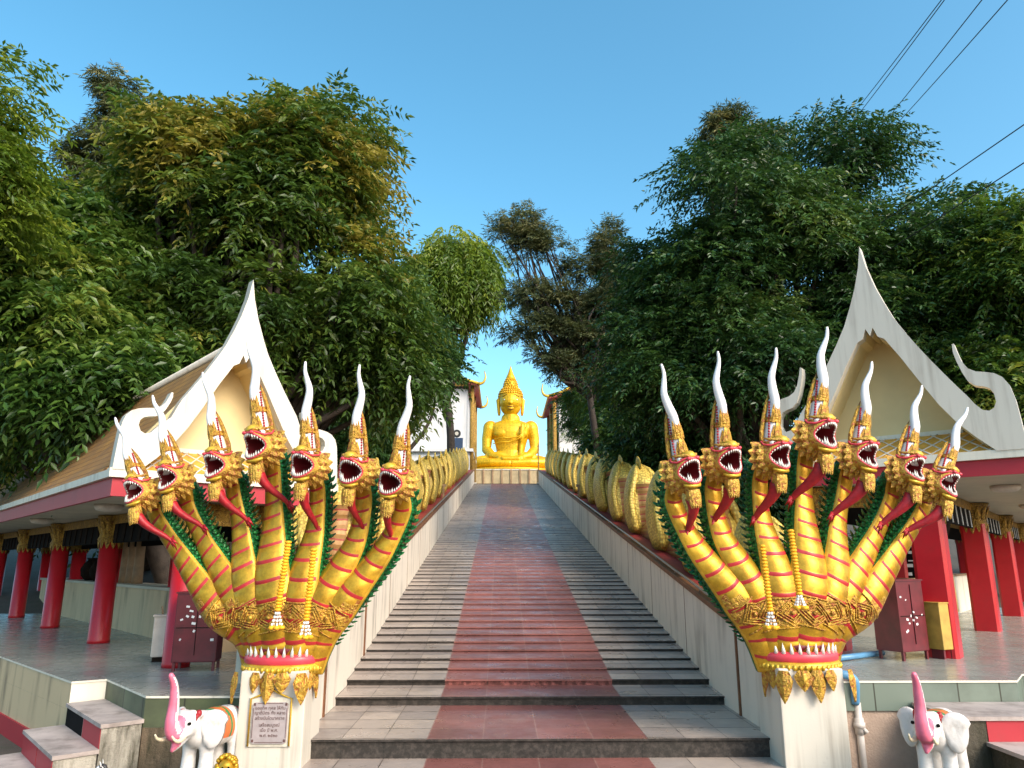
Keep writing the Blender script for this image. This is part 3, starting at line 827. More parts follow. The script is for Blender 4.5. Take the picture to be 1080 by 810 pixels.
# ------------------------------------------------------------------ marigold garlands
def garland(sg, px, py0, py1, py2, zc, label):
    top, mid = at(px[0], py0, zc), at(px[1], py1, zc-.12)
    end = Vector((mid.x, mid.y, at(px[1], py2, zc-.12).z))
    g = thing('flower_garland', label, 'garland', tuple(top), 0, 'marigold garlands hung on the serpents')
    m = MB(); n = max(8, int((top-mid).length/.027))
    for k in range(n+1):
        t = k/n; p = (mid-top)*t; m.ball(tuple(p), (.032*rnd.uniform(.9, 1.1), .03, .017), 8, 5)
    m.build('flower_string', M['marigold'], g)
    m = MB(); d = mid-top; e = end-top
    for a in range(5):
        q = 2*math.pi*a/5
        for k in range(5):
            t = k/4; p = d.lerp(e, t*.8)+Vector((math.cos(q), math.sin(q), 0))*(.008+.035*t); m.ball(tuple(p), (.010, .010, .016), 6, 4, 0)
        m.ball(tuple(d.lerp(e, .97)+Vector((math.cos(q), math.sin(q), 0))*.045), (.03, .03, .02), 8, 5, 1)
    m.ball(tuple(d.lerp(e, .97)), (.045, .045, .022), 8, 5, 1)
    m.build('tassel', [M['paper'], M['marigold']], g)
# depth is taken from the front of the fans
garland(-1, (304, 293), 572, 643, 662, 6.62, 'marigold garland on the left serpent, hanging nearer its middle neck')
garland(-1, (331, 323), 580, 653, 672, 6.55, 'marigold garland on the left serpent, hanging nearer the stairs with the lower tassel')
garland(1, (804, 812), 576, 643, 662, 6.50, 'marigold garland on the right serpent, hanging nearer the stairs with the lower tassel')
garland(1, (834, 843), 560, 626, 641, 6.46, 'marigold garland on the right serpent, hanging on its middle neck')
# ================================================================== PAVILIONS
def extrude_poly(mb, poly, z0, z1, top=0, side=1):
    n = len(poly); mb.add([(x, y, z1) for x, y in poly], [tuple(range(n))], top)
    for i in range(n):
        a, b_ = poly[i], poly[(i+1) % n]; s_ = side[i] if isinstance(side, (list, tuple)) else side
        mb.add([(a[0], a[1], z0), (b_[0], b_[1], z0), (b_[0], b_[1], z1), (a[0], a[1], z1)], [(0,1,2,3)], s_)

BOARD_OUT = [(.0, 1.0), (.03, .90), (.08, .80), (.14, .71), (.2, .63), (.28, .55), (.37, .468), (.45, .40), (.53, .335), (.60, .28), (.66, .235), (.70, .20), (.745, .172), (.79, .165), (.825, .175), (.845, .20), (.838, .235), (.815, .258),
             (.78, .268), (.72, .277), (.675, .30), (.645, .34), (.618, .39), (.603, .43), (.603, .465), (.617, .468), (.632, .43), (.655, .385), (.69, .352), (.74, .335), (.80, .328), (.86, .318), (.91, .298), (.95, .26), (.972, .20), (.985, .12), (1.0, .0)]
BOARD_IN = [(.80, .0), (.68, .06), (.56, .13), (.45, .215), (.34, .32), (.22, .44), (.11, .54), (.06, .555), (.03, .60), (.0, .565)]

def pavilion(sg, corner, th, half, zf, zb, zt, zap, zridge, L, ncol, spc, label):
    """gallery pavilion: local u runs along the gable front from the outer corner, v back along the row of columns"""
    p = Vector((-sg*math.cos(th), math.sin(th), 0)); b = Vector((sg*math.sin(th), math.cos(th), 0)); C0 = Vector((corner[0], corner[1], 0))
    r = thing('pavilion', label, 'pavilion', tuple(C0+p*half+b*1.0))
    org = r.location
    def X(u, v, z): return C0+p*u+b*v+Vector((0, 0, z))-org
    Mx = Matrix(((p.x, b.x, 0, C0.x-org.x), (p.y, b.y, 0, C0.y-org.y), (0, 0, 1, -org.z), (0, 0, 0, 1)))   # (u,v,z) -> local
    H = zap-zt; W2 = 2*half; uc = half
    def bx(m, u0, u1, v0, v1, z0, z1, mi=0, bev=0): m.box(((u0+u1)/2, (v0+v1)/2, (z0+z1)/2), (abs(u1-u0), abs(v1-v0), abs(z1-z0)), mi, Mx, bev)
    # platform
    pl = MB()
    if sg < 0:
        poly = [(-2.66, 7.57), (-3.73, 7.57), (-4.65, 8.63), (-4.93, 8.45), (-4.93-.72*13, 8.45+.72*13), (-4.93-.72*13+5, 8.45+.72*13+4.5), (-2.66, 10.5)]
    else:
        poly = [(2.74, 7.72), (4.80, 7.72), (5.15, 8.15), (5.5, 8.1), (5.5+.64*14, 8.1+.77*14), (5.5+.64*14-5.5, 8.1+.77*14+4.0), (2.74, 10.5)]
    poly = [(x-org.x, y-org.y) for x, y in poly]
    extrude_poly(pl, poly, zf-.02, zf, 0, 3)
    small = [Vector((x, y)) for x, y in poly]; cen = sum(small, Vector((0, 0)))/len(small)
    ins = [tuple(q+(cen-q).normalized()*.012) for q in small]
    zbnd = zf-.28
    if sg < 0: extrude_poly(pl, ins, zbnd, zf-.021, 0, [2, 2, 3, 5, 1, 1, 1]); extrude_poly(pl, ins, -.45, zbnd-.001, 0, [4, 4, 4, 5, 1, 1, 1])
    else: extrude_poly(pl, ins, zbnd, zf-.021, 0, 1); extrude_poly(pl, [tuple(Vector(q)+(cen-Vector(q)).normalized()*.03) for q in ins], -.5, zbnd-.001, 0, 4)
    pl.build('platform', [M['floor'], M['band_tile'], M['band_moss'], M['cream'], M['moss_wall'] if sg < 0 else M['rough_wall'], M['side_panel']], r)
    if sg < 0:
        k = MB(); a, b_ = Vector(poly[3]), Vector(poly[4]); d = (b_-a).normalized(); nrm = Vector((-d.y, d.x))
        if nrm.x > 0: nrm = -nrm
        q = a+nrm*.0; k.add([(a.x+nrm.x*.02, a.y+nrm.y*.02, -.40), (b_.x+nrm.x*.02, b_.y+nrm.y*.02, -.40), (b_.x+nrm.x*.02, b_.y+nrm.y*.02, -.15), (a.x+nrm.x*.02, a.y+nrm.y*.02, -.15),
                             (a.x-.05*nrm.x, a.y-.05*nrm.y, -.40), (b_.x-.05*nrm.x, b_.y-.05*nrm.y, -.40), (b_.x-.05*nrm.x, b_.y-.05*nrm.y, -.15), (a.x-.05*nrm.x, a.y-.05*nrm.y, -.15)],
                            [(0,1,2,3), (3,2,6,7), (0,3,7,4), (1,5,6,2)]); k.build('red_plinth', M['fascia'], r)
    # steps beside the platform
    st = MB()
    if sg < 0:
        S0, d1, d2 = Vector((-3.73, 7.57, 0)), Vector((-.655, .755, 0)), Vector((-.755, -.655, 0))
        ss = Matrix(((d1.x, d2.x, 0, S0.x-org.x), (d1.y, d2.y, 0, S0.y-org.y), (0, 0, 1, 0), (0, 0, 0, 1)))
        for k in range(3):
            z1 = zf-.21*(k+1); a1 = 1.38; y0, y1 = k*.36+.003, (k+1)*.36
            st.box((a1/2, (y0+y1)/2, (z1-.03-.42)/2), (a1, y1-y0-.012, z1-.03+.42), 1, ss)
            st.box((a1/2, (y0+y1)/2, z1-.01), (a1+.03, y1-y0+.015, .035), 0, ss)
            st.box((.33, y1-.004, z1-.125), (.64, .006, .19), 2, ss)
            st.box((1.02, y1-.004, z1-.125), (.68, .006, .19), 3 if k == 0 else 2, ss)
    else:
        o_ = Vector((-org.x, -org.y, 0))
        for (x0, x1, y0, y1, z1) in ((3.74, 5.6, 7.02, 7.71, .40), (4.0, 5.6, 6.50, 7.015, .19), (4.2, 5.6, 6.0, 6.495, -.02)):
            cx, cy = (x0+x1)/2-org.x, (y0+y1)/2-org.y
            st.box((cx, cy, (z1-.03-.45)/2), (x1-x0, y1-y0-.012, z1-.03+.45), 4, None)
            st.box((cx-.01, cy-.01, z1-.013), (x1-x0+.04, y1-y0+.02, .034), 0, None)
            st.box(((x0+.26+x1)/2-org.x, y0-org.y+.004, z1-.125), (x1-x0-.26, .008, .18), 2, None)
    st.build('entry_steps', [M['tread_top'], M['moss_block'], M['fascia'], M['black'], M['moss_dark']], r)
    # columns: outer row at u=.8, inner row at W2-.8
    ue, ui = (1.08, W2-.6) if sg < 0 else (1.2, W2-.5)
    cb = MB(); hcap = .46; zc0 = zb-.02-hcap
    rc = .16 if sg < 0 else .19
    if sg < 0:
        cb.lathe([(rc*1.03, zf), (rc*1.03, zf+.05), (rc, zf+.06), (rc*.97, zc0+.1)], 24)
    else:
        q = [(rc, -rc+.04), (rc, rc-.04), (rc-.04, rc), (-rc+.04, rc), (-rc, rc-.04), (-rc, -rc+.04), (-rc+.04, -rc), (rc-.04, -rc)]
        cb.rings([[Vector((a, c, z)) for a, c in q] for z in (zf, zc0+.1)], 0, False)
    kb = MB()
    kb.lathe([(rc*1.05, zc0+.04), (rc*1.25, zc0+.08), (rc*1.1, zc0+.13), (rc*1.0, zc0+.22), (rc*1.15, zc0+.34), (rc*1.4, zc0+.42), (rc*1.5, zc0+.455)], 20)
    for k in range(12):
        q = 2*math.pi*k/12; c, s = math.cos(q), math.sin(q)
        leaf(kb, (rc*1.12*c, rc*1.12*s, zc0+.10), (0, 0, -1), (c, s, 0), .17, .09, 0, -.02)
        leaf(kb, (rc*1.02*c, rc*1.02*s, zc0+.16), (c*.25, s*.25, 1), (c, s, 0), .26, .1, 0, .12)
    first = None
    for row, u in enumerate((ue, ui)):
        for k in range(ncol):
            loc = X(u, .5+spc*k, 0)
            if first is None:
                first = cb.build('column', M['column'], r); kb.build('capital', M['gold_old'], first); o = first
            else: o = copy_tree(first, r)
            o.location = loc; o.rotation_euler = (0, 0, math.atan2(p.y, p.x))
    # valance boards between the columns, with slats
    vm = MB(); gm = MB(); vl = MB()
    for u in (ue, ui):
        for k in range(ncol-1):
            v0, v1 = .5+spc*k+rc*1.1, .5+spc*(k+1)-rc*1.1
            bx(vm, u-.02, u+.02, v0, v1, zb-.46, zb-.03)
            bx(gm, u-.035, u+.035, v0, v1, zb-.16, zb-.02); nn = int((v1-v0)/.16)
            for q in range(nn):
                vv = v0+(q+.5)*(v1-v0)/nn
                leaf(gm, Mx @ Vector((u, vv, zb-.16)), (0, 0, -1), p*-1, .10, .09, 0, 0)
    va = vm.build('valance', M['black'], r); gm.build('valance_carving', M['gold_old'], r)
    for k in range(ncol-1):
        v0, v1 = .5+spc*k+rc*1.1, .5+spc*(k+1)-rc*1.1
        for q in range(8):
            vv = v0+(q+.5)*(v1-v0)/8; vl = MB(); vs = [(ue-.034, vv-.05, zb-.17), (ue-.034, vv-.02, zb-.17), (ue-.034, vv+.035, zb-.44), (ue-.034, vv+.01, zb-.44)]
            w_ = .018 if sg > 0 else .07
            vs = [(ue-.034, vv-.03-w_, zb-.165), (ue-.034, vv-.03+w_, zb-.165), (ue-.034, vv+.03+w_, zb-.445), (ue-.034, vv+.03-w_, zb-.445)]; vs += [(a+.012, b_, c) for a, b_, c in vs]
            vl.add([Mx @ Vector(x) for x in vs], [(0,1,2,3), (7,6,5,4), (0,4,5,1), (1,5,6,2), (2,6,7,3), (3,7,4,0)]); vl.build('slat', M['paper'] if sg > 0 else M['dark'], va)
    # front valance across the gable end
    vm = MB(); bx(vm, ue+rc, ui-rc, .47, .53, zb-.30, zb-.02); vm.build('front_valance', M['gold_old'], r)
    # soffit, fascia bands
    sm = MB(); bx(sm, .03, W2-.03, .03, L, zb-.012, zb+.03); sm.build('soffit', M['soffit'], r)
    fm = MB(); bx(fm, 0, W2, -.0, .05, zb-.02, zt-.06); bx(fm, 0, .05, .051, L, zb-.02, zt-.06); bx(fm, W2-.05, W2, .051, L, zb-.02, zt-.06)
    fm.build('fascia', M['fascia'], r)
    fm = MB(); bx(fm, -.05, W2+.05, -.05, .06, zt-.058, zt+.045); bx(fm, -.05, .06, .061, L, zt-.058, zt+.03); bx(fm, W2-.06, W2+.05, .061, L, zt-.058, zt+.03)
    fm.build('cornice', M['cream'], r)
    # roof: two concave slopes
    rf = MB()
    prof = [(0, zt+.05), (.25, zt+.05+.20*(zridge-zt)), (.5, zt+.05+.43*(zridge-zt)), (.75, zt+.05+.70*(zridge-zt)), (1.0, zridge)]
    for s_ in (0, 1):
        us = [(f*half if s_ == 0 else W2-f*half) for f, _ in prof]
        rs = []
        for (u, (f, z)) in zip(us, prof):
            rs.append([X(u, .62, z), X(u, L, z), X(u, L, z-.07), X(u, .62, z-.07)])
        rf.rings(rs, 0, False)
    ro = rf.build('roof', M['roof'], r)
    rd = MB(); rd.tube([X(half, .5, zridge+.02), X(half, L, zridge+.02)], .06, 8); rd.build('ridge_cap', M['white'], ro)
    # gable: sweeping white bargeboards with hooked ends, recessed tympanum, lattice skirt
    def fr(u, z): return (u, z)
    lo = lambda L_: [(x, z if (sg > 0 or x < .55 or z < .2) else .2+(z-.2)*.62) for x, z in L_]
    for s_ in (-1, 1):
        out = [(half+s_*x*half*1.02, zt+.03+z*H) for x, z in lo(BOARD_OUT)]+[(half+s_*x*half*1.02, zt+.03+z*H) for x, z in BOARD_IN]
        bm_ = MB()
        V = out if s_ > 0 else out[::-1]
        n = len(V); vs = [Mx @ Vector((u, -.06, z)) for u, z in V]+[Mx @ Vector((u, .09, z)) for u, z in V]
        bm_.add(vs, [tuple(range(n)), tuple(range(2*n-1, n-1, -1))], 0); bm_.add(vs, [(i, i+n, (i+1) % n+n, (i+1) % n) for i in range(n)], 0)
        bo = bm_.build('bargeboard', M['white'], r)
        # cream reveal behind the board
        rv = MB(); inn = [(half+s_*x*half*1.0, zt+.03+z*H) for x, z in BOARD_IN]
        for (a, c), (a2, c2) in zip(inn[:-1], inn[1:]):
            q = [Mx @ Vector((a, .092, c)), Mx @ Vector((a2, .092, c2)), Mx @ Vector((a2, .55, c2)), Mx @ Vector((a, .55, c))]
            dn = Mx.to_3x3() @ Vector((s_*.02, 0, .03)); rv.add(q+[x+dn for x in q], [(0,1,2,3), (7,6,5,4), (0,4,5,1), (1,5,6,2), (2,6,7,3), (3,7,4,0)], 0)
        rv.build('reveal', M['tympanum'], bo)
    ty = MB(); ty.prism([(.02, zt+.02), (W2-.02, zt+.02), (half+.12, zt+.03+.60*H), (half, zt+.03+.66*H), (half-.12, zt+.03+.60*H)], .06, Mx @ Matrix.Translation((0, .58, 0)))
    to = ty.build('tympanum', M['tympanum'], r)
    tr = MB(); bx(tr, half-.02-half*.55, half+half*.55+.02, .50, .548, zt+.36, zt+.42); bx(tr, half-half*.5, half+half*.5, .46, .548, zt+.30, zt+.345); tr.build('moulding', M['cream'], to)
    sk = MB(); sk.add([X(.12, .0, zt+.05), X(W2-.12, .0, zt+.05), X(W2-.3, .47, zt+.36), X(.3, .47, zt+.36), X(.12, .0, zt+.03), X(W2-.12, .0, zt+.03), X(W2-.3, .47, zt+.33), X(.3, .47, zt+.33)],
                      [(0,1,2,3), (7,6,5,4), (0,4,5,1), (1,5,6,2), (2,6,7,3), (3,7,4,0)], 0)
    so = sk.build('skirt_roof', M['yellow_tile'], r)
    la = MB(); nd = 13
    for k in range(-3, nd):
        for dr in (1, -1):
            u0 = .15+k*(W2-.3)/nd; u1 = u0+dr*(W2-.3)/nd*2.2
            pts = []
            for t in (0, .25, .5, .75, 1):
                u = u0+(u1-u0)*t
                if .16+.16*t < u < W2-.16-.16*t: pts.append(X(u, .47*t, zt+.055+.31*t))
            if len(pts) > 1: la.tube(pts, .010, 5)
    la.build('lattice', M['white'], so)
    # ceiling lamp under the eave
    for v in (1.6, 6.0):
        lm = MB(); lm.lathe([(.05, zb-.11), (.15, zb-.09), (.18, zb-.05), (.18, zb-.0125)], 20, 0, True, Matrix.Translation(X(.38, v, 0))); lm.build('eave_lamp', M['white_box'], r)
    # counter between the inner columns
    cm = MB()
    v0, v1 = (1.6, .5+spc*(ncol-1)-1.0) if sg < 0 else (2.6, .5+spc*(ncol-1)-2)
    bx(cm, ui-.25, ui+.3, v0, v1, zf, zf+.78 if sg < 0 else zf+.82); cm2 = MB(); bx(cm2, ui-.29, ui+.34, v0-.04, v1+.04, zf+(.781 if sg < 0 else .821), zf+(.83 if sg < 0 else .86))
    co = cm.build('counter', M['side_panel'] if sg < 0 else M['cream'], r); cm2.build('counter_top', M['soffit'] if sg < 0 else M['wood'], co)
    return r, X, Mx, dict(ue=ue, ui=ui, zf=zf, zb=zb, zt=zt)

LP = pavilion(-1, (-4.80, 8.5), R(41), 1.40, .5, 2.50, 2.75, 5.43, 4.62, 19, 5, 3.65,
              'open pavilion on the left with round red columns, dark valances and long brown roof')
RP = pavilion(1, (5.80, 8.45), R(39), 1.50, .6, 2.77, 3.0, 5.95, 5.0, 17, 4, 4.5,
              'open pavilion on the right with square red columns and white slatted black valances')

# things in and on the pavilions
def locate(PV, u, v, z): r, X, Mx, d = PV; return r.location+X(u, v, z)
def cabinet(label, loc, rz, w, d, h):
    r = thing('donation_cabinet', label, 'cabinet', tuple(loc), rz, 'maroon cabinets on the pavilion floors')
    m = MB(); m.box((0, 0, .1+(h-.1)/2), (w, d, h-.1), bev=.012); m.box((0, 0, h+.008), (w+.02, d+.02, .02)); bo = m.build('body', M['maroon'], r)
    k = MB(); k.box((0, -d/2-.004, .1+(h-.1)*.5), (w*.9, .008, .006), 0); k.box((0, -d/2-.004, .12+(h-.1)*.5), (.006, .008, (h-.15)*.9)); k.build('door_gap', M['black'], bo)
    for sx in (-1, 1):
        for sy in (-1, 1):
            m = MB(); m.box((sx*(w/2-.03), sy*(d/2-.03), .05), (.03, .03, .105)); m.build('leg', M['maroon'], r)
    rr = random.Random(int(h*1000)+int(loc[0]*10))
    for k in range(11):
        x, z = rr.uniform(-.4, .4)*w, rr.uniform(.35, .85)*h; a = rr.uniform(-.6, .6); s = MB()
        s.box((0, 0, 0), (rr.uniform(.018, .05), .003, rr.uniform(.012, .03)), 0, Matrix.Translation((x, -d/2-.0035, z)) @ Matrix.Rotation(a, 4, 'Y')); s.build('paper_scrap', M['paper'], bo)
    for k in range(5):
        y, z = rr.uniform(-.35, .35)*d, rr.uniform(.4, .85)*h; s = MB(); s.box(((-1 if loc[0] < 0 else 1)*(w/2+.0025), y, z), (.003, .025, .02)); s.build('paper_scrap', M['paper'], bo)
    return r
def V3(p, z): return (p.x, p.y, z)
cabinet('maroon metal cabinet on short legs, on the left pavilion floor before a red column', V3(at(207, 700, 8.75), .5), R(9), .50, .34, .88)
cabinet('maroon metal cabinet on short legs, on the right pavilion floor beside the yellow box', V3(at(953, 690, 8.95), .6), R(27), .50, .36, .92)
r = thing('collection_box', 'ivory box with a slotted top beside the red column behind the left cabinet', 'box', V3(at(170, 690, 9.5), .56), R(20))
m = MB(); m.box((0, 0, .25), (.24, .2, .50), bev=.012); bo = m.build('body', M['white_box'], r)
m = MB(); m.box((0, 0, .508), (.27, .23, .018)); m.build('lid', M['white_box'], r); m = MB(); m.tube([(-.03, 0, .51), (-.05, .01, .62)], .012, 6); m.build('handle', M['wood'], r)
m = MB(); m.box((0, 0, -.03), (.20, .16, .06)); m.build('foot', M['dark'], r)
r = thing('collection_box', 'old yellow box standing between the right cabinet and the red column', 'box', V3(at(993, 680, 9.0), .62), R(24))
m = MB(); m.box((0, 0, .36), (.20, .2, .54), bev=.01); m.build('body', M['yellow_box'], r)
m = MB(); m.box((0, 0, .635), (.22, .22, .014)); m.build('lid', M['yellow_box'], r)
for sx in (-1, 1):
    m = MB(); m.box((sx*.07, 0, .04), (.03, .16, .12)); m.build('leg', M['maroon'], r)
for k in range(5):
    v = 6.5+.46*k; q = locate(LP, LP[3]['ui'], v, LP[3]['zf']+.832)
    lab = 'tan wooden post standing on the left pavilion counter'
    r = tag(None or thing('wooden_post', lab, 'post', tuple(q), 0, 'wooden posts on the counter')); m = MB()
    hh = .95+.1*(k % 3); m.lathe([(.10, 0), (.095, .2), (.085, hh*.6), (.08, hh)], 14); m.build('shaft', M['wood'], r); m = MB(); m.lathe([(.084, hh), (.09, hh+.02), (.05, hh+.05)], 14); m.build('cap', M['wood'], r)
for k, (v, s_) in enumerate(((9.4, 1.0), (10.1, 1.15))):
    q = locate(LP, LP[3]['ui'], v, LP[3]['zf']+.832); m = MB(); m.lathe([(.10*s_, 0), (.18*s_, .1), (.2*s_, .25), (.14*s_, .38), (.08*s_, .45), (.11*s_, .5)], 18)
    tag(m.build('urn', M['dark'], None, tuple(q)), 'dark glazed urn on the left pavilion counter, ' + ('the smaller one' if k == 0 else 'the larger one'), 'urn', 'urns on the counter')
# right pavilion: gold drape on the counter, framed board, red chest
q0 = locate(RP, RP[3]['ui']-.27, 2.7, 0); m = MB(); b = Vector((math.sin(R(39)), math.cos(R(39)), 0)); pv = Vector((-math.cos(R(39)), math.sin(R(39)), 0))
rs = []
for k in range(90):
    t = k/89; w = .03*math.sin(t*60)+.02*math.sin(t*37+1); d = -pv*(.03+w*.5)
    rs.append([q0+b*(t*6.6)+d*f+Vector((0, 0, z)) for z, f in ((RP[3]['zf']+.855, .6), (RP[3]['zf']+.45, 1.0), (RP[3]['zf']+.06, 1.25))]+[q0+b*(t*6.6)+d*f+pv*.012+Vector((0, 0, z)) for z, f in ((RP[3]['zf']+.06, 1.25), (RP[3]['zf']+.45, 1.0), (RP[3]['zf']+.855, .6))])
m.rings(rs, 0, True)
drape = m.build('drape', plain('gold_drape', (.55, .44, .17), .5, .15, var=.12))
tag(drape, 'gold cloth drape hanging in folds down the right pavilion counter', 'drape')
r = thing('notice_board', 'black notice board with white markings on the right pavilion counter', 'board', tuple(locate(RP, RP[3]['ui']+.1, 4.9, RP[3]['zf']+.862)), R(-39))
m = MB(); m.box((0, 0, .27), (.9, .05, .54)); bo = m.build('panel', M['black'], r); rr = random.Random(5)
for k in range(20): m = MB(); m.box((-.36+.18*(k % 5)+rr.uniform(-.04, .04), -.027, .08+.12*(k//5)+rr.uniform(-.02, .02)), (rr.uniform(.05, .12), .004, rr.uniform(.02, .06)), 0); m.build('marking', M['paper'], bo)
r = thing('red_chest', 'bright red chest with dark lid on the right pavilion counter', 'chest', tuple(locate(RP, RP[3]['ui']+.05, 6.2, RP[3]['zf']+.862)), R(-39))
m = MB(); m.box((0, 0, .2), (.5, .4, .4), bev=.02); m.build('body', M['red'], r); m = MB(); m.box((0, 0, .425), (.54, .44, .05), bev=.01); m.build('lid', M['dark'], r)
# water pipe by the right pedestal
r = thing('water_pipe', 'water pipe with blue elbow and pale standpipe beside the right pedestal', 'pipe', (3.0, 7.45, 0))
a = [at(876, 711, 7.35), at(886, 711, 7.3), at(896, 713, 7.28), at(901.5, 719, 7.26), at(902, 730, 7.25), at(902, 742, 7.25)]
m = MB(); m.tube(spline([tuple(x-r.location) for x in a], 18), .042, 12); m.build('elbow', M['pipe_blue'], r)
f = at(904, 742, 7.25)-r.location; m = MB(); m.tube([f+Vector((0, 0, .01)), (f.x, f.y, -.42)], .034, 12); m.build('standpipe', M['pipe_white'], r)
m = MB(); m.tube([f+Vector((0, 0, -.13)), f+Vector((0, 0, -.28))], .046, 12); m.tube([f+Vector((0, 0, -.17)), f+Vector((0, 0, -.22))], .056, 12); m.tube([f+Vector((.02, -.03, -.22)), f+Vector((.05, -.05, -.26))], .02, 8); m.build('coupling', M['pipe_white'], r)
a, b_ = at(876, 688, 8.6), at(930, 680, 9.2); a.z = b_.z = .64; m = MB(); m.tube([a, b_], .035, 10)
tag(m.build('floor_pipe', M['pipe_blue']), 'blue plastic pipe lying along the right pavilion floor behind the pedestal', 'pipe')

# ================================================================== ANIMAL STATUES
def skin_blobs(m, chains, n=12):
    for pts, rad in chains:
        m.tube(pts, rad, n); m.ball(pts[0], rad[0], n, 8); m.ball(pts[-1], rad[-1], n, 8)
def elephant(label, loc, rz, sc, head_turn):
    r = thing('elephant_statue', label, 'statue', loc, rz, 'white elephant statues')
    m = MB()      # faces -Y; shoulder height .60
    m.ball((0, .27, .42), (.19, .30, .19), 20, 12); m.ball((0, .05, .44), (.165, .17, .175), 20, 12); m.ball((0, .42, .43), (.17, .17, .175), 20, 12)
    for sx in (-1, 1):
        skin_blobs(m, [([(sx*.10, .06, .36), (sx*.105, .055, .2), (sx*.105, .05, .035)], [.085, .066, .074]), ([(sx*.10, .47, .36), (sx*.105, .46, .21), (sx*.105, .475, .035)], [.095, .068, .074])])
    skin_blobs(m, [([(0, .57, .47), (0, .605, .36), (0, .60, .22)], [.024, .018, .014])])
    m.ball((0, -.15, .52), (.125, .13, .13), 18, 12); m.ball((-.05, -.14, .60), (.06, .07, .055), 12, 8); m.ball((.05, -.14, .60), (.06, .07, .055), 12, 8)
    skin_blobs(m, [(spline([(0, -.22, .47), (0, -.30, .46), (0, -.345, .56), (0, -.335, .74), (0, -.355, .90), (0, -.41, 1.0)], 14), [.082-.0038*k for k in range(15)])])
    skin_blobs(m, [([(0, -.17, .43), (0, -.25, .36), (0, -.30, .315)], [.07, .05, .022])])
    for sx in (-1, 1): skin_blobs(m, [([(sx*.07, -.2, .46), (sx*.075, -.26, .44)], [.04, .032])])
    bo = m.build('body', [M['ele'], M['pink'], M['orange'], M['grn_cloth']], r); remeshed(bo, .014, 5)
    def col(c, n):
        if c.y < -.235 and n.y < -.18 and abs(c.x) < .075 and c.z > .28: return 1
        if c.z > .985 and c.y < -.34: return 1
        if .16 < c.y < .40 and c.z > .33:
            f = (c.y-.16)/.24*6
            return 3 if int(f) in (0, 3) else (2 if int(f) in (1, 2, 4) else 0)
        return 0
    paint(bo, col)
    for sx in (-1, 1):
        e = MB(); n = 20; rim = []
        for k in range(n):
            q = 2*math.pi*k/n; a, b_ = math.cos(q), math.sin(q); w = .15*(1.0 if b_ > 0 else .78); hgt = .14 if b_ > 0 else .22
            rim.append((w*a+.10, hgt*b_))
        fr, bk = [], []
        rs = [[], [], [], []]
        for ri, (f, off) in enumerate(((.08, .012), (.6, .012+.012), (.93, .012), (1.0, 0.0))):
            for k, (a, b_) in enumerate(rim):
                rip = .012*math.sin(k*3.14)*f if ri in (1, 2) else 0
                rs[ri].append(Vector((sx*(.11+.10*(1-f)*0+(a-.10)*f*.82+.09), -.045+.10*((a-.10)*f+.1)/.25-off-(.008 if (k % 2 and ri in (1, 2)) else 0), .50+b_*f)))
        back = [[v+Vector((0, .03, 0)) for v in g] for g in rs]
        e.rings(rs+back[::-1], 0, True); e.build('ear', M['ele'], r)
        t = MB(); t.tube(spline([(sx*.075, -.24, .435), (sx*.095, -.32, .41), (sx*.105, -.39, .43), (sx*.10, -.43, .475)], 10), [.027-.0019*k for k in range(11)], 8); t.build('tusk', M['ivory'], r)
        y = MB(); y.ball((sx*.108, -.225, .545), (.018, .02, .016), 10, 6); y.build('eye', M['black'], r)
        g = MB(); g.ball((sx*.10, -.10, .615), (.03, .03, .035), 10, 6); g.cone((sx*.10, -.12, .61), (sx*.12, -.15, .55), .028, 6); g.build('ear_ornament', M['red'], r)
    t = MB(); t.ball((.0, .56, .53), (.05, .03, .04), 10, 6); t.build('rump_ornament', M['red'], r)
    m = MB(); m.box((0, .2, -.22), (.5, .95, .43), bev=.02); m.build('plinth', M['moss_block'], r)
    r.scale = (sc, sc, sc); return r
p = at(203, 812, 6.1); elephant('white elephant statue with raised pink trunk and striped saddle cloth, by the left steps', (p.x, p.y, 0.0), R(-20), .85, 0)
p = at(988, 808, 5.9); elephant('white elephant statue with raised pink trunk, facing out below the right pavilion', (p.x, p.y, 0.03), R(-42), .85, 0)
# zebra
p = at(118, 818, 5.5); r = thing('zebra_statue', 'small black and white striped zebra statue at the bottom left', 'statue', (p.x, p.y, -.05), R(-80))
m = MB(); m.box((0, .1, -.2), (.25, .6, .39), bev=.02); m.build('plinth', M['moss_block'], r); r.scale = (.85, .85, .85)
m = MB(); m.ball((0, .14, .21), (.075, .17, .078), 16, 10); m.ball((0, .0, .22), (.068, .08, .075), 14, 8)
for sx in (-1, 1): skin_blobs(m, [([(sx*.04, .0, .17), (sx*.04, .005, .02)], [.026, .018]), ([(sx*.042, .26, .17), (sx*.042, .28, .10), (sx*.042, .265, .02)], [.034, .02, .018])])
skin_blobs(m, [([(0, -.02, .25), (0, -.10, .33)], [.055, .042]), ([(0, -.10, .335), (0, -.19, .29)], [.04, .026])]); bo = m.build('body', [M['zebra_w'], M['zebra_k']], r); remeshed(bo, .010, 3)
paint(bo, lambda c, n: 1 if math.sin(c.y*130+6*math.sin(c.z*18)) > .15 else 0)
m = MB()
for sx in (-1, 1): leaf(m, (sx*.025, -.09, .365), (sx*.3, 0, 1), (0, -1, 0), .05, .03)
m.build('ears', M['zebra_w'], r); m = MB(); m.tube([(0, -.03, .305), (0, -.07, .36), (0, -.1, .38)], [.012, .02, .01], 6); m.build('mane', M['zebra_k'], r)
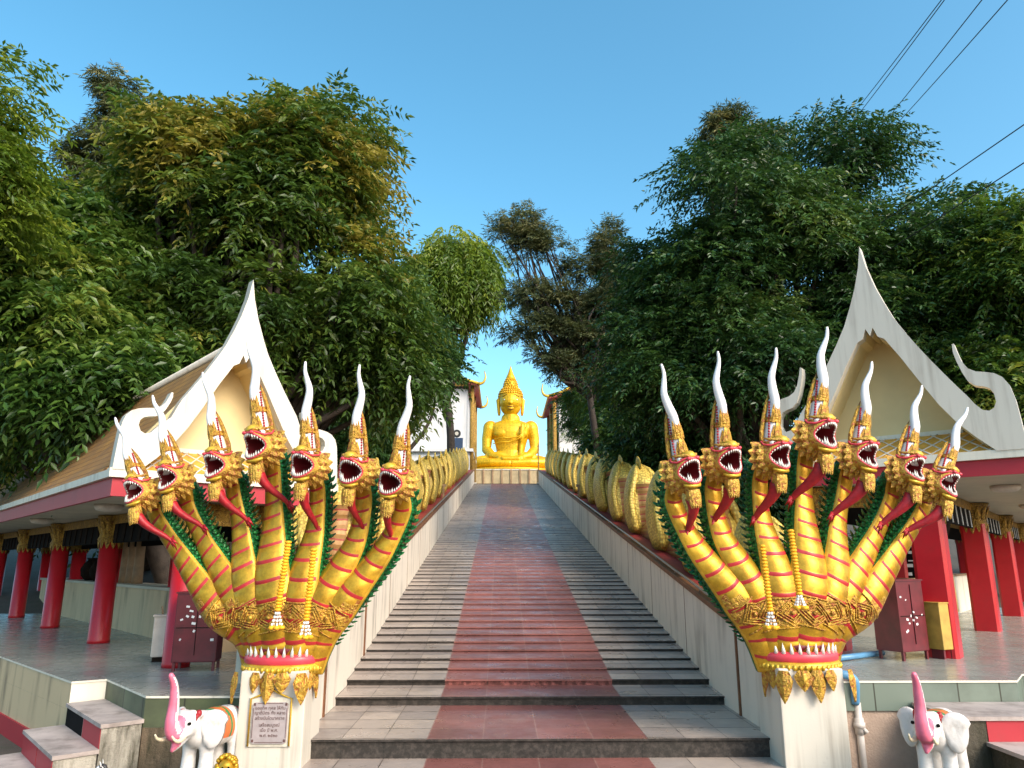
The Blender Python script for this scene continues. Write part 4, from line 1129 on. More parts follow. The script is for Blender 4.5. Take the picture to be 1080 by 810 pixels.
# gold lion
p = at(238, 818, 5.6); r = thing('lion_statue', 'small golden lion statue with curly mane beside the left elephant', 'statue', (p.x, p.y, -.02), R(15))
m = MB(); m.box((0, .03, -.2), (.26, .3, .40), bev=.02); m.build('plinth', M['moss_block'], r)
m = MB(); skin_blobs(m, [([(0, .10, .07), (0, .06, .15), (0, .0, .21)], [.075, .07, .055])]); m.ball((0, -.02, .245), (.06, .06, .06), 14, 10)
for sx in (-1, 1): skin_blobs(m, [([(sx*.035, -.02, .17), (sx*.04, -.05, .02)], [.028, .022]), ([(sx*.06, .1, .06), (sx*.065, .02, .025)], [.045, .026])])
m.ball((0, -.075, .235), (.033, .032, .028), 10, 8); bo = m.build('body', [M['gold']], r); remeshed(bo, .008, 3)
m = MB()
for k in range(70):
    u = rnd.uniform(-1, 1); q = rnd.uniform(0, 2*math.pi); s = math.sqrt(1-u*u); d = Vector((s*math.cos(q), s*math.sin(q), u))
    if d.y < -.55: continue
    m.ball(tuple(Vector((0, .0, .25))+d*.072), .021, 8, 6)
m.build('mane', M['gold'], r); m = MB(); m.ball((-.022, -.10, .26), .008, 8, 6); m.ball((.022, -.10, .26), .008, 8, 6); m.build('eyes', M['black'], r)

# ================================================================== BUDDHA
def buddha():
    zc = 80.0; k = zc/F
    bx0 = at(538.5, 491, zc); r = thing('buddha_statue', 'giant golden seated Buddha statue at the top of the stairs', 'statue', (bx0.x, bx0.y, bx0.z))
    k = k*1.0
    def S(px, pz, y=0): return Vector((px*k, y*k, pz*k))        # pixel units: x right, z up
    m = MB()
    def bl(c, rr, nu=24, nv=14): m.ball(tuple(S(c[0], c[1], c[2])), tuple(x*k for x in rr), nu, nv)
    def ch(pts, rad): skin_blobs(m, [([tuple(S(a, c, b)) for a, b, c in [(p[0], p[2], p[1]) for p in pts]], [x*k for x in rad])], 16)
    # torso: hips, waist, chest, shoulders
    def oval(z, rx, ry, y=0): return [S(rx*math.cos(q), z, y+ry*math.sin(q)) for q in [2*math.pi*j/32 for j in range(32)]]
    m.rings([oval(2, 19, 13), oval(8, 16.5, 12), oval(15, 15, 10.5), oval(22, 16.5, 11), oval(29, 18.5, 12), oval(35, 21, 12.2), oval(40, 23.5, 11), oval(43.5, 22.5, 9.5), oval(46, 16.5, 8), oval(48.5, 9, 6.8), oval(51, 7, 6.4)], 0, True)
    ch([(0, 44, 0), (0, 58, -.5)], [7.6, 7.2]); ch([(-4, 49.5, 0), (4, 49.5, 0)], [6.2, 6.2])
    for sx in (-1, 1):
        bl((sx*21.5, 39.5, 0), (8.0, 6.5, 8.5)); ch([(sx*22.5, 39, 0), (sx*25, 28, 0), (sx*25.5, 17, -1)], [7.0, 5.7, 4.9])
        ch([(sx*25.5, 17, -1), (sx*19, 9, -10), (sx*8, 5, -17)], [5.2, 4.4, 3.4]); bl((sx*8.5, 33, -5.5), (10, 6.5, 7))
        ch([(sx*14, 3, 2), (sx*30, 3.5, -6), (sx*37, 2.5, -10)], [7.5, 6.5, 5.0]); ch([(sx*36, 1.5, -11), (sx*20, 1.0, -18), (sx*2, .0, -20)], [5.2, 4.4, 3.6])
    bl((0, -1, -8), (38, 4.5, 16)); ch([(-12, 5.5, -18), (0, 4.2, -20), (11, 5.5, -18)], [2.6, 3.2, 2.6]); ch([(-8, 4.5, -21), (8, 4.5, -21)], [2.2, 2.2])
    # head
    bl((0, 68, -1), (12.0, 14.5, 12.5)); bl((0, 62.5, -2.5), (10.9, 9.0, 9.8)); bl((0, 57.8, -7), (4.0, 3.0, 3.4))
    for sx in (-1, 1): bl((sx*5.5, 63.5, -8.3), (3.2, 3.0, 2.6)); bl((sx*5.0, 69.8, -10.6), (4.0, 1.9, 2.2))
    ch([(0, 71, -12.2), (0, 66.5, -13.8), (0, 64.8, -14.3)], [1.0, 1.3, 1.9]); ch([(-1.9, 64.6, -12.7), (1.9, 64.6, -12.7)], [1.2, 1.2])
    for sx in (-1, 1): ch([(sx*1.2, 72.4, -12.4), (sx*4.5, 73.8, -12.0), (sx*8.6, 72.2, -9.4)], [.75, .85, .6])
    ch([(-3.8, 61.6, -11.4), (-1.5, 60.9, -12.6), (0, 61.3, -12.9), (1.5, 60.9, -12.6), (3.8, 61.6, -11.4)], [.75, 1.0, .9, 1.0, .75]); ch([(-2.4, 59.4, -12.0), (0, 59.0, -12.4), (2.4, 59.4, -12.0)], [.9, 1.1, .9])
    bo = m.build('body', [M['buddha'], M['buddha_hair']], r); remeshed(bo, .45*k, 1)
    m = MB()
    for sx in (-1, 1):
        m.tube([S(sx*11.6, 73, 0), S(sx*13.4, 70, .5), S(sx*13.0, 64, 0), S(sx*12.4, 57, 0), S(sx*12.2, 53.5, 0)], [1.4*k, 2.3*k, 1.9*k, 1.8*k, 1.1*k], 10)
    m.build('ears', M['buddha'], r)
    m = MB(); m.ball(tuple(S(0, 74.5, .8)), (12.6*k, 13*k, 11.2*k), 30, 14); hr = None
    # trim everything below the hairline is hidden inside the head; curls in rings
    for ri, (z, rx) in enumerate(((74.5, 12.6), (77, 12.3), (79.5, 11.3), (82, 9.6), (84, 7.6))):
        nn = int(rx*2.6)
        for j in range(nn):
            q = 2*math.pi*(j+.5*(ri % 2))/nn
            if ri == 0 and math.sin(q) < -.55: continue
            m.ball(tuple(S(rx*math.cos(q), z, .8+rx*1.02*math.sin(q))), 1.25*k, 8, 6)
    m.lathe([(7.4*k, 83*k), (7.6*k, 86*k), (6.8*k, 90*k), (5.0*k, 93.5*k)], 24, 0, True, Matrix.Translation((0, .8*k, 0)))
    for ri, (z, rx) in enumerate(((86, 7.4), (88.5, 7.0), (91, 6.1), (93.2, 5.0))):
        for j in range(14): q = 2*math.pi*(j+.5*(ri % 2))/14; m.ball(tuple(S(rx*math.cos(q), z, .8+rx*math.sin(q))), 1.15*k, 8, 6)
    m.build('hair_curls', M['buddha_hair'], r)
    m = MB(); m.lathe([(4.6*k, 93*k), (5.2*k, 95*k), (4.0*k, 98*k), (3.0*k, 100*k), (2.0*k, 103*k), (.9*k, 106.5*k), (.15*k, 109*k)], 18, 0, True, Matrix.Translation((0, .8*k, 0)))
    for j in range(8): q = 2*math.pi*j/8; leaf(m, S(4.4*math.cos(q), 93.5, .8+4.4*math.sin(q)), (-.25*math.cos(q), -.25*math.sin(q), 1), (math.cos(q), math.sin(q), 0), 9*k, 3.4*k, 0, -.1)
    m.build('flame_finial', M['buddha'], r)
    for sx in (-1, 1):
        m = MB(); m.ball(tuple(S(sx*4.9, 68.4, -12.55)), (2.9*k, .8*k, .95*k), 14, 8); e = m.build('eye', M['zebra_w'], r)
        m = MB(); m.ball(tuple(S(sx*4.9, 68.2, -13.15)), (1.1*k, .4*k, .7*k), 10, 6); m.build('pupil', M['zebra_k'], e)
    for sx in (-1, 1):
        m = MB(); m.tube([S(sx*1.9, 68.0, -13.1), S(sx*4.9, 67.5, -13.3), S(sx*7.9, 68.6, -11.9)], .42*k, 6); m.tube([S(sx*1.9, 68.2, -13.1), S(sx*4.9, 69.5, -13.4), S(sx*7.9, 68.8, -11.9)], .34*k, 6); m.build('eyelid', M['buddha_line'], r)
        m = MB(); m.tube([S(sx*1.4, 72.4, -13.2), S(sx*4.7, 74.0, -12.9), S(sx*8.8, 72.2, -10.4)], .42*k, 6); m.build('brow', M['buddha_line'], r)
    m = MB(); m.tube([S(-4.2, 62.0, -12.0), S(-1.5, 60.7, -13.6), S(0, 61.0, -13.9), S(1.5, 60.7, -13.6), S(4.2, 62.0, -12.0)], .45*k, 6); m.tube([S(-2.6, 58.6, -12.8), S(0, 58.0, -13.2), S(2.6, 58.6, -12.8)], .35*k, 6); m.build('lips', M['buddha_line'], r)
    m = MB(); m.tube([S(-2.6, 64.0, -12.4), S(-1.6, 63.5, -14.0), S(1.6, 63.5, -14.0), S(2.6, 64.0, -12.4)], .38*k, 6); m.build('nose_shade', M['buddha_line'], r)  # dark line painted in for the shade under the nose
    # robe edge across the chest and sash over the left shoulder
    m = MB()
    def chest(x, z): return -11.9*math.sqrt(max(0.05, 1-(x/24)**2))-(.8 if 26 < z < 38 else 0)
    for off in (0, 4.6):
        pts = [S(-19+off*.1, 26.5-off*1.0, chest(19, 26)), S(-9, 27.5-off, chest(9, 27)-2.2), S(0, 27.5-off*.9, chest(0, 27)-.8), S(9, 29-off*.4, chest(9, 30)-3.5), S(15, 36, chest(15, 36)-1.4), S(18, 44, -6)]
        m.tube(spline([tuple(p) for p in pts], 24), .55*k, 8, flat=1.0)
    fo = []
    for t in np.linspace(0, 1, 12): z = 43-t*36; fo.append((S(10.5-2.5*t, z, chest(10, z)-(3.0 if z > 26 else 1.0)), S(15.5-3*t, z, chest(15, z)-(1.6 if z > 26 else .8))))
    m.rings([[a, b_, b_+Vector((0, .8*k, 0)), a+Vector((0, .8*k, 0))] for a, b_ in fo], 0, True)
    m.build('sash', M['buddha'], r)
    m = MB(); h0 = 10
    m.lathe([(44*k, -5.0*k), (45*k, -7*k), (42*k, -10*k), (44*k, -26*k), (50*k, -90*k)], 40, 0, True, sx=1, sy=.7); m.build('lotus_base', M['buddha'], r)
    return r
buddha()
# base wall and gate at the head of the stairs
gz = TOPZ
def hill_wall(px0, px1):
    a, b_ = at(px0, 509, 51.5), at(px1, 509, 51.5); r = thing('terrace_wall', 'low cream panelled wall below the golden Buddha', 'wall', ((a.x+b_.x)/2, a.y, gz))
    w = b_.x-a.x; m = MB(); m.box((0, .1, .55), (w, .16, 1.1)); m.build('wall', M['wood_pale'], r)
    m = MB(); m.box((0, .1, 1.14), (w+.08, .24, .08)); m.build('coping', M['white'], r)
    for t in np.linspace(-.5, .5, 8):
        m = MB(); m.box((t*w, .0, .57), (.12, .1, 1.14)); m.build('pier', M['wood'], r)
hill_wall(500, 568)
for sx, px in ((-1, 501), (1, 568)):
    for d in (0, 1.6):
        q = at(px, 509, 50.6+d); r = thing('flag_pole', f'thin golden post at the {"left" if sx < 0 else "right"} end of the terrace wall, {"nearer" if d == 0 else "farther"} of two', 'post', (q.x, q.y, gz))
        m = MB(); m.lathe([(.05, 0), (.045, 2.5), (.04, 2.55), (.075, 2.6), (.02, 2.85), (.004, 2.95)], 10); m.build('shaft', M['gold_old'], r); m = MB(); m.box((0, 0, .06), (.2, .2, .12)); m.build('base', M['cream'], r)
# ================================================================== HILLTOP BUILDINGS
def shrine(px, py, zc, sg, label):
    """red and gold temple roof showing through the trees"""
    q = at(px, py, zc); r = thing('temple_hall', label, 'temple', (q.x, q.y, TOPZ)); h = q.z-TOPZ
    w = 3.2
    m = MB()
    for s_ in (-1, 1):
        rs = []
        for t, z in ((0, 0), (.3, .28), (.6, .75), (.85, 1.5), (1, 2.1)): rs.append([Vector((s_*w*(1-t), -4, h+z)), Vector((s_*w*(1-t), 4, h+z)), Vector((s_*w*(1-t), 4, h+z-.15)), Vector((s_*w*(1-t), -4, h+z-.15))])
        m.rings(rs, 0, False)
    ro = m.build('roof', M['roof_red'], r)
    m = MB()
    for s_ in (-1, 1):
        for y in (-4.05, 4.05): m.tube([(s_*w, y, h+.05), (s_*w*.7, y, h+.35), (s_*w*.4, y, h+.85), (s_*w*.15, y, h+1.6), (0, y, h+2.3)], [.1, .1, .1, .1, .1], 6)
        for y in (-4.05, 4.05): m.tube(spline([(s_*w, y, h), (s_*(w+.35), y, h+.12), (s_*(w+.5), y, h+.5), (s_*(w+.42), y, h+.95)], 8), [.12-.011*k for k in range(9)], 6)
        m.tube([(s_*w, -4, h), (s_*w, 4, h)], .09, 6)
    m.tube([(0, -4.1, h+2.2), (0, -4.25, h+2.9), (0, -4.5, h+3.3)], [.12, .09, .02], 6); m.build('roof_trim', M['gold_bright'], ro)
    m = MB(); m.box((0, 0, h/2-.1), (w*1.5, 6.4, h-.1)); m.build('wall', M['bldg'], r)
    for s_ in (-1, 1):
        for y in (-3.4, 0, 3.4): m = MB(); m.lathe([(.16, 0), (.14, h-.05)], 10, 0, True, Matrix.Translation((s_*w*.86, y, 0))); m.build('column', M['gold_old'], r)
    m = MB(); m.prism([(-w*.8, h-.05), (w*.8, h-.05), (0, h+1.7)], .12, Matrix.Translation((0, -3.6, 0))); m.build('pediment', M['gold_old'], r)
    return r
shrine(462, 418, 56, -1, 'temple hall with red roof and golden edges half hidden behind the left trees')
shrine(618, 430, 58, 1, 'temple hall with dark red roof half hidden behind the right trees')
q = at(462, 500, 50); r = thing('white_building', 'low white building with flat roof beside the top of the stairs', 'building', (q.x-.6, q.y+4, TOPZ-2.3))
m = MB(); m.box((0, 0, 2.3), (5.4, 6, 4.6)); m.build('wall', M['bldg'], r); m = MB(); m.box((0, 0, 4.7), (5.9, 6.6, .2)); m.build('roof', M['bldg'], r)
for k in range(3):
    m = MB(); m.box((-1.7+1.7*k, -3.02, 3.0), (1.0, .06, 1.1)); w_ = m.build('window', M['navy'], r); m = MB(); m.box((-1.7+1.7*k, -3.06, 2.4), (1.2, .14, .08)); m.build('sill', M['bldg'], w_)
m = MB(); m.box((0, -3.3, 1.5), (5.6, .6, .12)); m.build('ledge', M['bldg'], r)
# blue board with round emblem on posts
q = at(481.5, 472, 47); r = thing('sign_board', 'dark blue board topped by a small round emblem near the top of the stairs', 'sign', (q.x, q.y, plane(q.y)-.6)); hz = q.z-r.location.z
m = MB(); m.box((0, 0, hz+.1), (.80, .08, 1.05), bev=.02); bo = m.build('board', M['navy'], r)
m = MB(); m.lathe([(.26, -.03), (.26, .03)], 20, 0, False, Matrix.Translation((0, 0, hz+.9)) @ Matrix.Rotation(math.pi/2, 4, 'X')); m.lathe([(.12, -.05), (.12, .05)], 16, 1, False, Matrix.Translation((0, 0, hz+.9)) @ Matrix.Rotation(math.pi/2, 4, 'X')); m.build('emblem', [M['zebra_k'], M['white']], r)
for s_ in (-1, 1): m = MB(); m.tube([(s_*.3, .06, 0), (s_*.3, .06, hz-.4)], .04, 8); m.build('post', M['steel'], r)

# ================================================================== TREES
def lowfreq(d, seed):
    """smooth direction noise in [-1,1]"""
    g = np.random.default_rng(seed); v = 0
    for k in range(7):
        a = g.normal(size=3)*(2.0+k*.7); v = v+np.sin(d@a+g.uniform(0, 6.28))/(1+.35*k)
    return v/2.6
def leaf_mesh(name, mat, C, O, S, g, nleaf, L, lw, ll, droop, parent):
    """C sprig feet, O sprig directions, S tones -> one mesh of pinnate sprays, each leaflet two folded faces"""
    n = len(C); O = O/np.linalg.norm(O, axis=1)[:, None]
    up = np.array([0, 0, 1.0]); sd = np.cross(O, up+g.normal(size=(n, 3))*.35); sd /= np.linalg.norm(sd, axis=1)[:, None]; nm = np.cross(sd, O)
    t = np.concatenate([np.linspace(.18, .95, nleaf), np.linspace(.18, .95, nleaf), [1.0]]); side = np.concatenate([np.ones(nleaf), -np.ones(nleaf), [0]]); K = len(t)
    Ls = L*g.uniform(.65, 1.25, size=(n, 1, 1)); T = t[None, :, None]
    spine = C[:, None, :]+O[:, None, :]*Ls*T+np.array([0, 0, -1.0])*droop*Ls*T*T
    dirv = sd[:, None, :]*side[None, :, None]*.95+O[:, None, :]*(.55+.9*(side[None, :, None] == 0))+g.normal(size=(n, K, 3))*.22
    dirv = dirv+np.array([0, 0, -1.0])*(.25+droop*.5); dirv /= np.linalg.norm(dirv, axis=2)[:, :, None]
    lsz = ll*g.uniform(.7, 1.3, size=(n, K, 1))*(1-.35*np.abs(T-.5))
    ac = np.cross(dirv, nm[:, None, :]+g.normal(size=(n, K, 3))*.5); ac /= np.linalg.norm(ac, axis=2)[:, :, None]
    nn = np.cross(ac, dirv)
    a = spine; tip = spine+dirv*lsz-np.array([0, 0, 1.0])*lsz*.12; mid = spine+dirv*lsz*.45
    l_ = mid+ac*lsz*lw/2+nn*lsz*.07; r_ = mid-ac*lsz*lw/2+nn*lsz*.07
    V = np.stack([a, l_, tip, r_], axis=2).reshape(-1, 3); nq = n*K
    me = bpy.data.meshes.new(name); me.vertices.add(len(V)); me.vertices.foreach_set('co', V.astype(np.float32).ravel())
    base = (np.arange(nq)*4)[:, None]; loops = (base+np.array([0, 1, 2, 0, 2, 3])[None, :]).ravel()
    me.loops.add(len(loops)); me.loops.foreach_set('vertex_index', loops.astype(np.int32))
    me.polygons.add(nq*2); me.polygons.foreach_set('loop_start', (np.arange(nq*2)*3).astype(np.int32))
    at_ = me.attributes.new('tone', 'FLOAT', 'FACE'); tone = np.clip(np.repeat(S, K)+g.normal(size=nq)*.10, 0, 1); at_.data.foreach_set('value', np.repeat(tone, 2).astype(np.float32))
    me.materials.append(mat); me.update(calc_edges=True)
    o = bpy.data.objects.new(name, me); COL.objects.link(o); o.parent = parent; return o
def tree(name, label, base, blobs, mat, seed, ncl=160, per=34, L=.75, ll=.22, lw=.36, nleaf=6, droop=.5, cr=.7, trunk=.3, outdir=.6, hole=.15, bare=0, group=None, cat='tree', limbs=26, tbase=.5, down=0.0, toplit=.18, flat=.62):
    g = np.random.default_rng(seed); base = Vector(base); r = thing(name, label, cat, tuple(base), 0, group)
    C = []; CO = []; bl = [(np.array(c)-np.array(base), np.array(rr)) for c, rr in blobs]; vol = np.array([np.prod(rr)**(2/3) for _, rr in bl]); vol /= vol.sum()
    while len(C) < ncl:
        k = g.choice(len(bl), p=vol); c, rr = bl[k]; d = g.normal(size=3); d /= np.linalg.norm(d)
        if d[2] < -.55 and g.random() < .6: continue
        f = 1+.36*lowfreq(d, seed*31+k); rad = (g.random()**.42)*.82*f
        p = c+d*rr*rad
        if lowfreq(p*.55, seed+900) > 1.15-hole*4: continue
        C.append(p); CO.append(d*np.array([1, 1, .7]))
    C = np.array(C); CO = np.array(CO)
    # sprigs round each cluster
    K = per; P = np.repeat(C, K, axis=0); off = g.normal(size=P.shape); off /= np.linalg.norm(off, axis=1)[:, None]; off *= (g.random((len(P), 1))**.5)*cr*np.repeat(g.uniform(.6, 1.3, len(C)), K)[:, None]*np.array([1.15, 1.15, flat])
    P = P+off; O = np.repeat(CO, K, axis=0)*outdir+off/cr*.8+g.normal(size=P.shape)*.35+np.array([0, 0, .10-down])
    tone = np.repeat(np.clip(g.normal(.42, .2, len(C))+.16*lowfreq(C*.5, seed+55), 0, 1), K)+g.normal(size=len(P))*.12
    top = (P[:, 2]-C[:, 2].min())/(np.ptp(C[:, 2])+.01); tone = np.clip(tone+toplit*(top-.5), 0, 1)  # sunlit tops put into the leaf tone, lighter and yellower with height
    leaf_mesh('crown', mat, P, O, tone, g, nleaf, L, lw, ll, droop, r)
    # trunk and limbs
    m = MB(); cen = C.mean(axis=0); fork = cen*tbase; fork[2] = cen[2]*tbase
    pts = spline([(0, 0, -.3), tuple(fork*np.array([.5, .5, .45])+g.normal(size=3)*.15*np.array([1, 1, 0])), tuple(fork)], 8)
    m.tube(pts, [trunk*(1.25-.06*k) for k in range(9)], 9)
    idx = g.choice(len(C), min(limbs, len(C)), replace=False)
    for q in idx:
        e = C[q]; s_ = fork*g.uniform(.75, 1.0); md = (s_+e)/2+g.normal(size=3)*.4+np.array([0, 0, -.1*np.linalg.norm(e-s_)])
        m.tube(spline([tuple(s_), tuple(md), tuple(e)], 7), [trunk*.5*(1-.115*k) for k in range(8)], 6)
    m.build('trunk', M['bark'], r)
    return r
def A(px, py, zc): return tuple(at(px, py, zc))
def ground_under(px, py, zc, dz=0): q = at(px, py, zc); return (q.x, q.y, ground_z(q.x, q.y)-.1)
def blob(px, py, zc, rpx, rpy, rz=None): k = zc/F; return (A(px, py, zc), (rpx*k, (rz or (rpx+rpy)/2)*k, rpy*k))

# left side
tree('broadleaf_tree', 'big broad crowned tree with top leaves coloured sunlit yellow behind the left pavilion gable', ground_under(250, 500, 17.5),
     [blob(250, 215, 17.5, 125, 105), blob(325, 185, 17.5, 62, 92), blob(355, 290, 17, 58, 105), blob(215, 330, 16.5, 120, 95), blob(165, 240, 18, 75, 70), blob(385, 375, 18, 55, 80)], M['leaf_mid'], 3, 260, 50, L=.82, ll=.205, trunk=.3, toplit=.5, flat=.5, hole=.21, limbs=75)
tree('broadleaf_tree', 'dark green tree with long drooping leaf sprays above the left pavilion roof', (-7.0, 17.2, -.1),
     [blob(70, 330, 15.0, 110, 110), blob(130, 400, 14.6, 110, 75), blob(20, 430, 16, 70, 95), blob(60, 265, 16, 70, 45)], M['leaf_dark'], 5, 205, 48, L=.88, ll=.21, droop=.7, trunk=.26, hole=.21, flat=.5, limbs=65)
tree('broadleaf_tree', 'bright yellow green tree at the far left edge of the photo', ground_under(-140, 520, 12.0),
     [blob(-20, 165, 12, 34, 60), blob(-80, 180, 12, 80, 100), blob(-6, 92, 12, 34, 22), blob(-10, 230, 12, 30, 24)], M['leaf_bright'], 6, 80, 30, L=.6, ll=.15, droop=.5, trunk=.16, cr=.5, limbs=8)
tree('conifer_tree', 'thin brownish conifer top rising behind the left tree crowns', ground_under(130, 500, 24),
     [blob(130, 95, 24, 9, 18), blob(132, 130, 24, 22, 22), blob(172, 128, 24, 20, 14), blob(125, 165, 24, 44, 26), blob(190, 160, 24, 34, 18), blob(120, 210, 24, 60, 40), blob(212, 140, 24, 16, 14)], M['needle'], 8, 130, 30, L=.45, ll=.24, lw=.13, nleaf=7, trunk=.12, cr=.42, outdir=.9, tbase=.8, hole=.0)
tree('weeping_tree', 'light green weeping tree standing clear against the sky left of the Buddha', ground_under(468, 500, 38),
     [blob(478, 268, 38, 32, 20), blob(462, 288, 38, 30, 30), blob(494, 288, 38, 22, 26), blob(455, 325, 38, 22, 34)], M['leaf_bright'], 9, 110, 44, L=1.0, ll=.34, lw=.28, nleaf=8, droop=1.3, trunk=.22, cr=.8, down=.9, hole=.18)
tree('broadleaf_tree', 'dark dense tree between the left serpent heads and the weeping tree', ground_under(405, 520, 26),
     [blob(420, 375, 26, 46, 62), blob(398, 320, 26, 38, 46), blob(450, 378, 27, 24, 34), blob(372, 435, 24, 46, 60)], M['leaf_blue'], 10, 190, 34, L=.7, ll=.22, trunk=.22)
tree('broadleaf_tree', 'shadowed dark tree low behind the left pavilion roof at the frame edge', (-12.0, 24.5, .8),
     [blob(20, 460, 22, 110, 80), blob(130, 470, 22, 110, 80), blob(240, 450, 22, 90, 90)], M['leaf_blue'], 12, 220, 34, L=.95, ll=.28, trunk=.3)
tree('broadleaf_tree', 'dark tree rising behind the middle of the left serpent fan', ground_under(330, 560, 24),
     [blob(330, 440, 24, 75, 90), blob(300, 520, 23, 90, 60), blob(370, 490, 25, 46, 44)], M['leaf_blue'], 13, 190, 34, L=.8, ll=.25, trunk=.24)
# right side
tree('broadleaf_tree', 'large deep green tree with layered crown behind the right serpent heads', ground_under(790, 520, 19),
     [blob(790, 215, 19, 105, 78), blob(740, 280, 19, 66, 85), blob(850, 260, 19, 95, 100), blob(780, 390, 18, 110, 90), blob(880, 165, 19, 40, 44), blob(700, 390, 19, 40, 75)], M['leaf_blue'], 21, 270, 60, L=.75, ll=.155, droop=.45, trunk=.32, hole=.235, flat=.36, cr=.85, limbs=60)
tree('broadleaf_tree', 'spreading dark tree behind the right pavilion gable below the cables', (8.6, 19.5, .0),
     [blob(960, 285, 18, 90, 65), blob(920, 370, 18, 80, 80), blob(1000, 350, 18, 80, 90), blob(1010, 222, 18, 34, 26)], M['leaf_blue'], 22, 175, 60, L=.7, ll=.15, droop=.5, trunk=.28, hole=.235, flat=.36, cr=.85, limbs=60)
tree('broadleaf_tree', 'deep green tree at the right edge of the photo above the hooked roof end', (10.0, 21.0, .3),
     [blob(1075, 275, 16, 56, 75), blob(1075, 400, 16, 80, 80), blob(1130, 320, 16, 70, 100)], M['leaf_dark'], 23, 130, 60, L=.7, ll=.15, droop=.5, trunk=.24, hole=.2, flat=.4, cr=.8)
tree('conifer_tree', 'brownish conifer tips rising above the large right tree', ground_under(775, 500, 27),
     [blob(766, 135, 27, 14, 16), blob(802, 148, 27, 14, 12), blob(770, 165, 27, 30, 16), blob(795, 190, 27, 44, 28)], M['needle'], 25, 90, 32, L=.5, ll=.26, lw=.14, nleaf=7, trunk=.12, cr=.42, outdir=.9, tbase=.8, hole=.0)
tree('conifer_tree', 'sparse spreading conifer with bare arms against the sky right of the Buddha', (4.3, 31, 2.2),
     [blob(548, 230, 30, 16, 8), blob(528, 246, 30, 12, 5), blob(560, 250, 30, 20, 8), blob(585, 262, 30, 16, 9), blob(552, 275, 30, 12, 5), blob(640, 258, 30, 9, 20), blob(645, 285, 30, 18, 16), blob(612, 285, 30, 16, 9), blob(560, 312, 30, 24, 8),
      blob(600, 318, 30, 24, 12), blob(640, 322, 30, 30, 22), blob(548, 350, 30, 16, 6), blob(580, 345, 30, 28, 12), blob(620, 355, 30, 36, 22), blob(600, 385, 30, 24, 14), blob(570, 375, 30, 14, 8)], M['needle'], 26, 260, 22, L=.42, ll=.20, lw=.17, nleaf=6, trunk=.15, cr=.5, outdir=1.1, hole=.0, limbs=110, droop=.1, tbase=.78)
tree('broadleaf_tree', 'grey green tree below the sparse conifer right of the stairs', (5.2, 33, 2.8),
     [blob(635, 365, 36, 40, 46), blob(662, 335, 36, 30, 40), blob(622, 415, 40, 26, 32), blob(668, 430, 33, 46, 60)], M['leaf_dark'], 27, 180, 34, L=.65, ll=.21, trunk=.22)
for k, (px, py, zc, a, b_, lab) in enumerate(((655, 470, 31, 40, 36, 'dark bush behind the right serpent body below the conifer'), (722, 478, 20, 60, 55, 'dark bush behind the leftmost head of the right serpent'),
                                             (628, 436, 44, 34, 46, 'dense dark shrub between the right temple hall and the stairs'), (604, 462, 56, 18, 26, 'small bush at the upper right edge of the stairs near the Buddha'), (790, 500, 19, 70, 60, 'dark bush behind the middle of the right serpent fan'))):
    tree('shrub', lab, ground_under(px, py+60, zc), [blob(px, py, zc, a, b_), blob(px+a*.3, py+b_*.6, zc, a*.8, b_*.6)], M['leaf_blue'] if k != 3 else M['leaf_dark'], 40+k, 90, 30, L=.6, ll=.2, trunk=.07, cr=.55, cat='shrub', limbs=16)

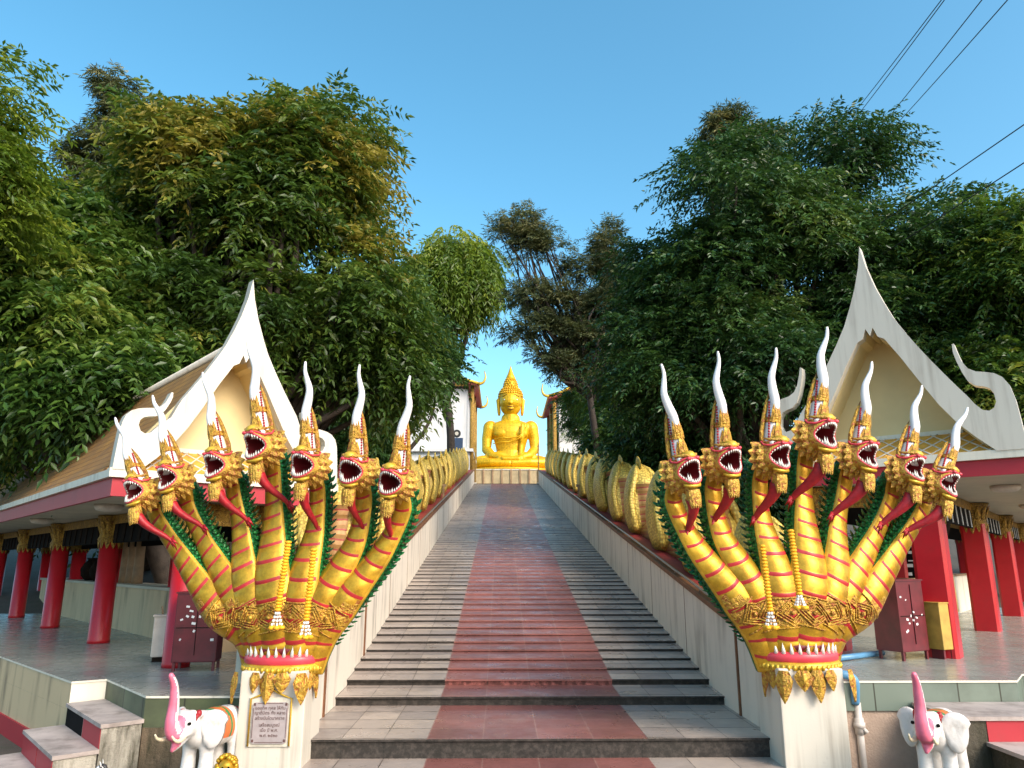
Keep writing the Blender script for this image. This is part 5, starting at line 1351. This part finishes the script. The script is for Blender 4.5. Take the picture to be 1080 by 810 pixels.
# ================================================================== CABLES
CAB = [((1001, -14, 14), (862, 165, 30), 'outer of the paired thin black cables crossing the upper right sky'), ((1004, -14, 14.2), (865, 170, 30), 'inner of the paired thin black cables crossing the upper right sky'),
       ((1039, -8, 13), (890, 178, 30), 'thin black cable in the upper right sky, between the pair and the corner cable'), ((1068, -10, 12), (905, 172, 30), 'thin black cable nearest the top right corner of the sky'),
       ((1100, 114, 12), (735, 362, 28), 'upper of two thin cables crossing the right tree crowns'), ((1100, 155, 12), (760, 372, 28), 'lower of two thin cables crossing the right tree crowns')]
for a, b_, lab in CAB:
    p, q = at(*a), at(*b_); d = q-p; p = p-d*.3; q = q+d*.25; mid = (p+q)/2-Vector((0, 0, .12)); m = MB()
    m.tube([tuple(v) for v in spline([tuple(p), tuple(mid), tuple(q)], 16)], .011, 6); tag(m.build('power_cable', M['wire']), lab, 'cable', 'overhead cables')

# ================================================================== LIGHT
SUN_EL, SUN_AZ = R(34), R(138)        # azimuth clockwise from straight up the stairs
w = bpy.data.worlds.new('World'); SC.world = w; w.use_nodes = True; nt = w.node_tree; bg = nt.nodes['Background']
sky = nt.nodes.new('ShaderNodeTexSky'); sky.sky_type = 'NISHITA'; sky.sun_disc = False; sky.sun_elevation = SUN_EL; sky.sun_rotation = SUN_AZ
sky.air_density = 1.0; sky.dust_density = 2.2; sky.ozone_density = 2.0; sky.altitude = 50
hs = nt.nodes.new('ShaderNodeHueSaturation'); hs.inputs['Saturation'].default_value = 1.24; hs.inputs['Hue'].default_value = .476
nt.links.new(sky.outputs[0], hs.inputs['Color']); nt.links.new(hs.outputs[0], bg.inputs[0]); bg.inputs[1].default_value = .15
sl = bpy.data.lights.new('sun', 'SUN'); sl.energy = 1.7; sl.angle = R(26); sl.color = (1.0, .91, .78)
so = bpy.data.objects.new('sun', sl); COL.objects.link(so)
d = Vector((math.sin(SUN_AZ)*math.cos(SUN_EL), math.cos(SUN_AZ)*math.cos(SUN_EL), math.sin(SUN_EL)))
so.rotation_euler = d.to_track_quat('Z', 'Y').to_euler(); so.location = (20, -20, 40)
SC.view_settings.view_transform = 'Standard'; SC.view_settings.look = 'None'; SC.view_settings.exposure = 1.12; SC.view_settings.gamma = 1.0; SC.view_settings.use_curve_mapping = False
SC.render.engine = 'CYCLES'; SC.cycles.max_bounces = 6; SC.cycles.transparent_max_bounces = 4; SC.cycles.use_denoising = True
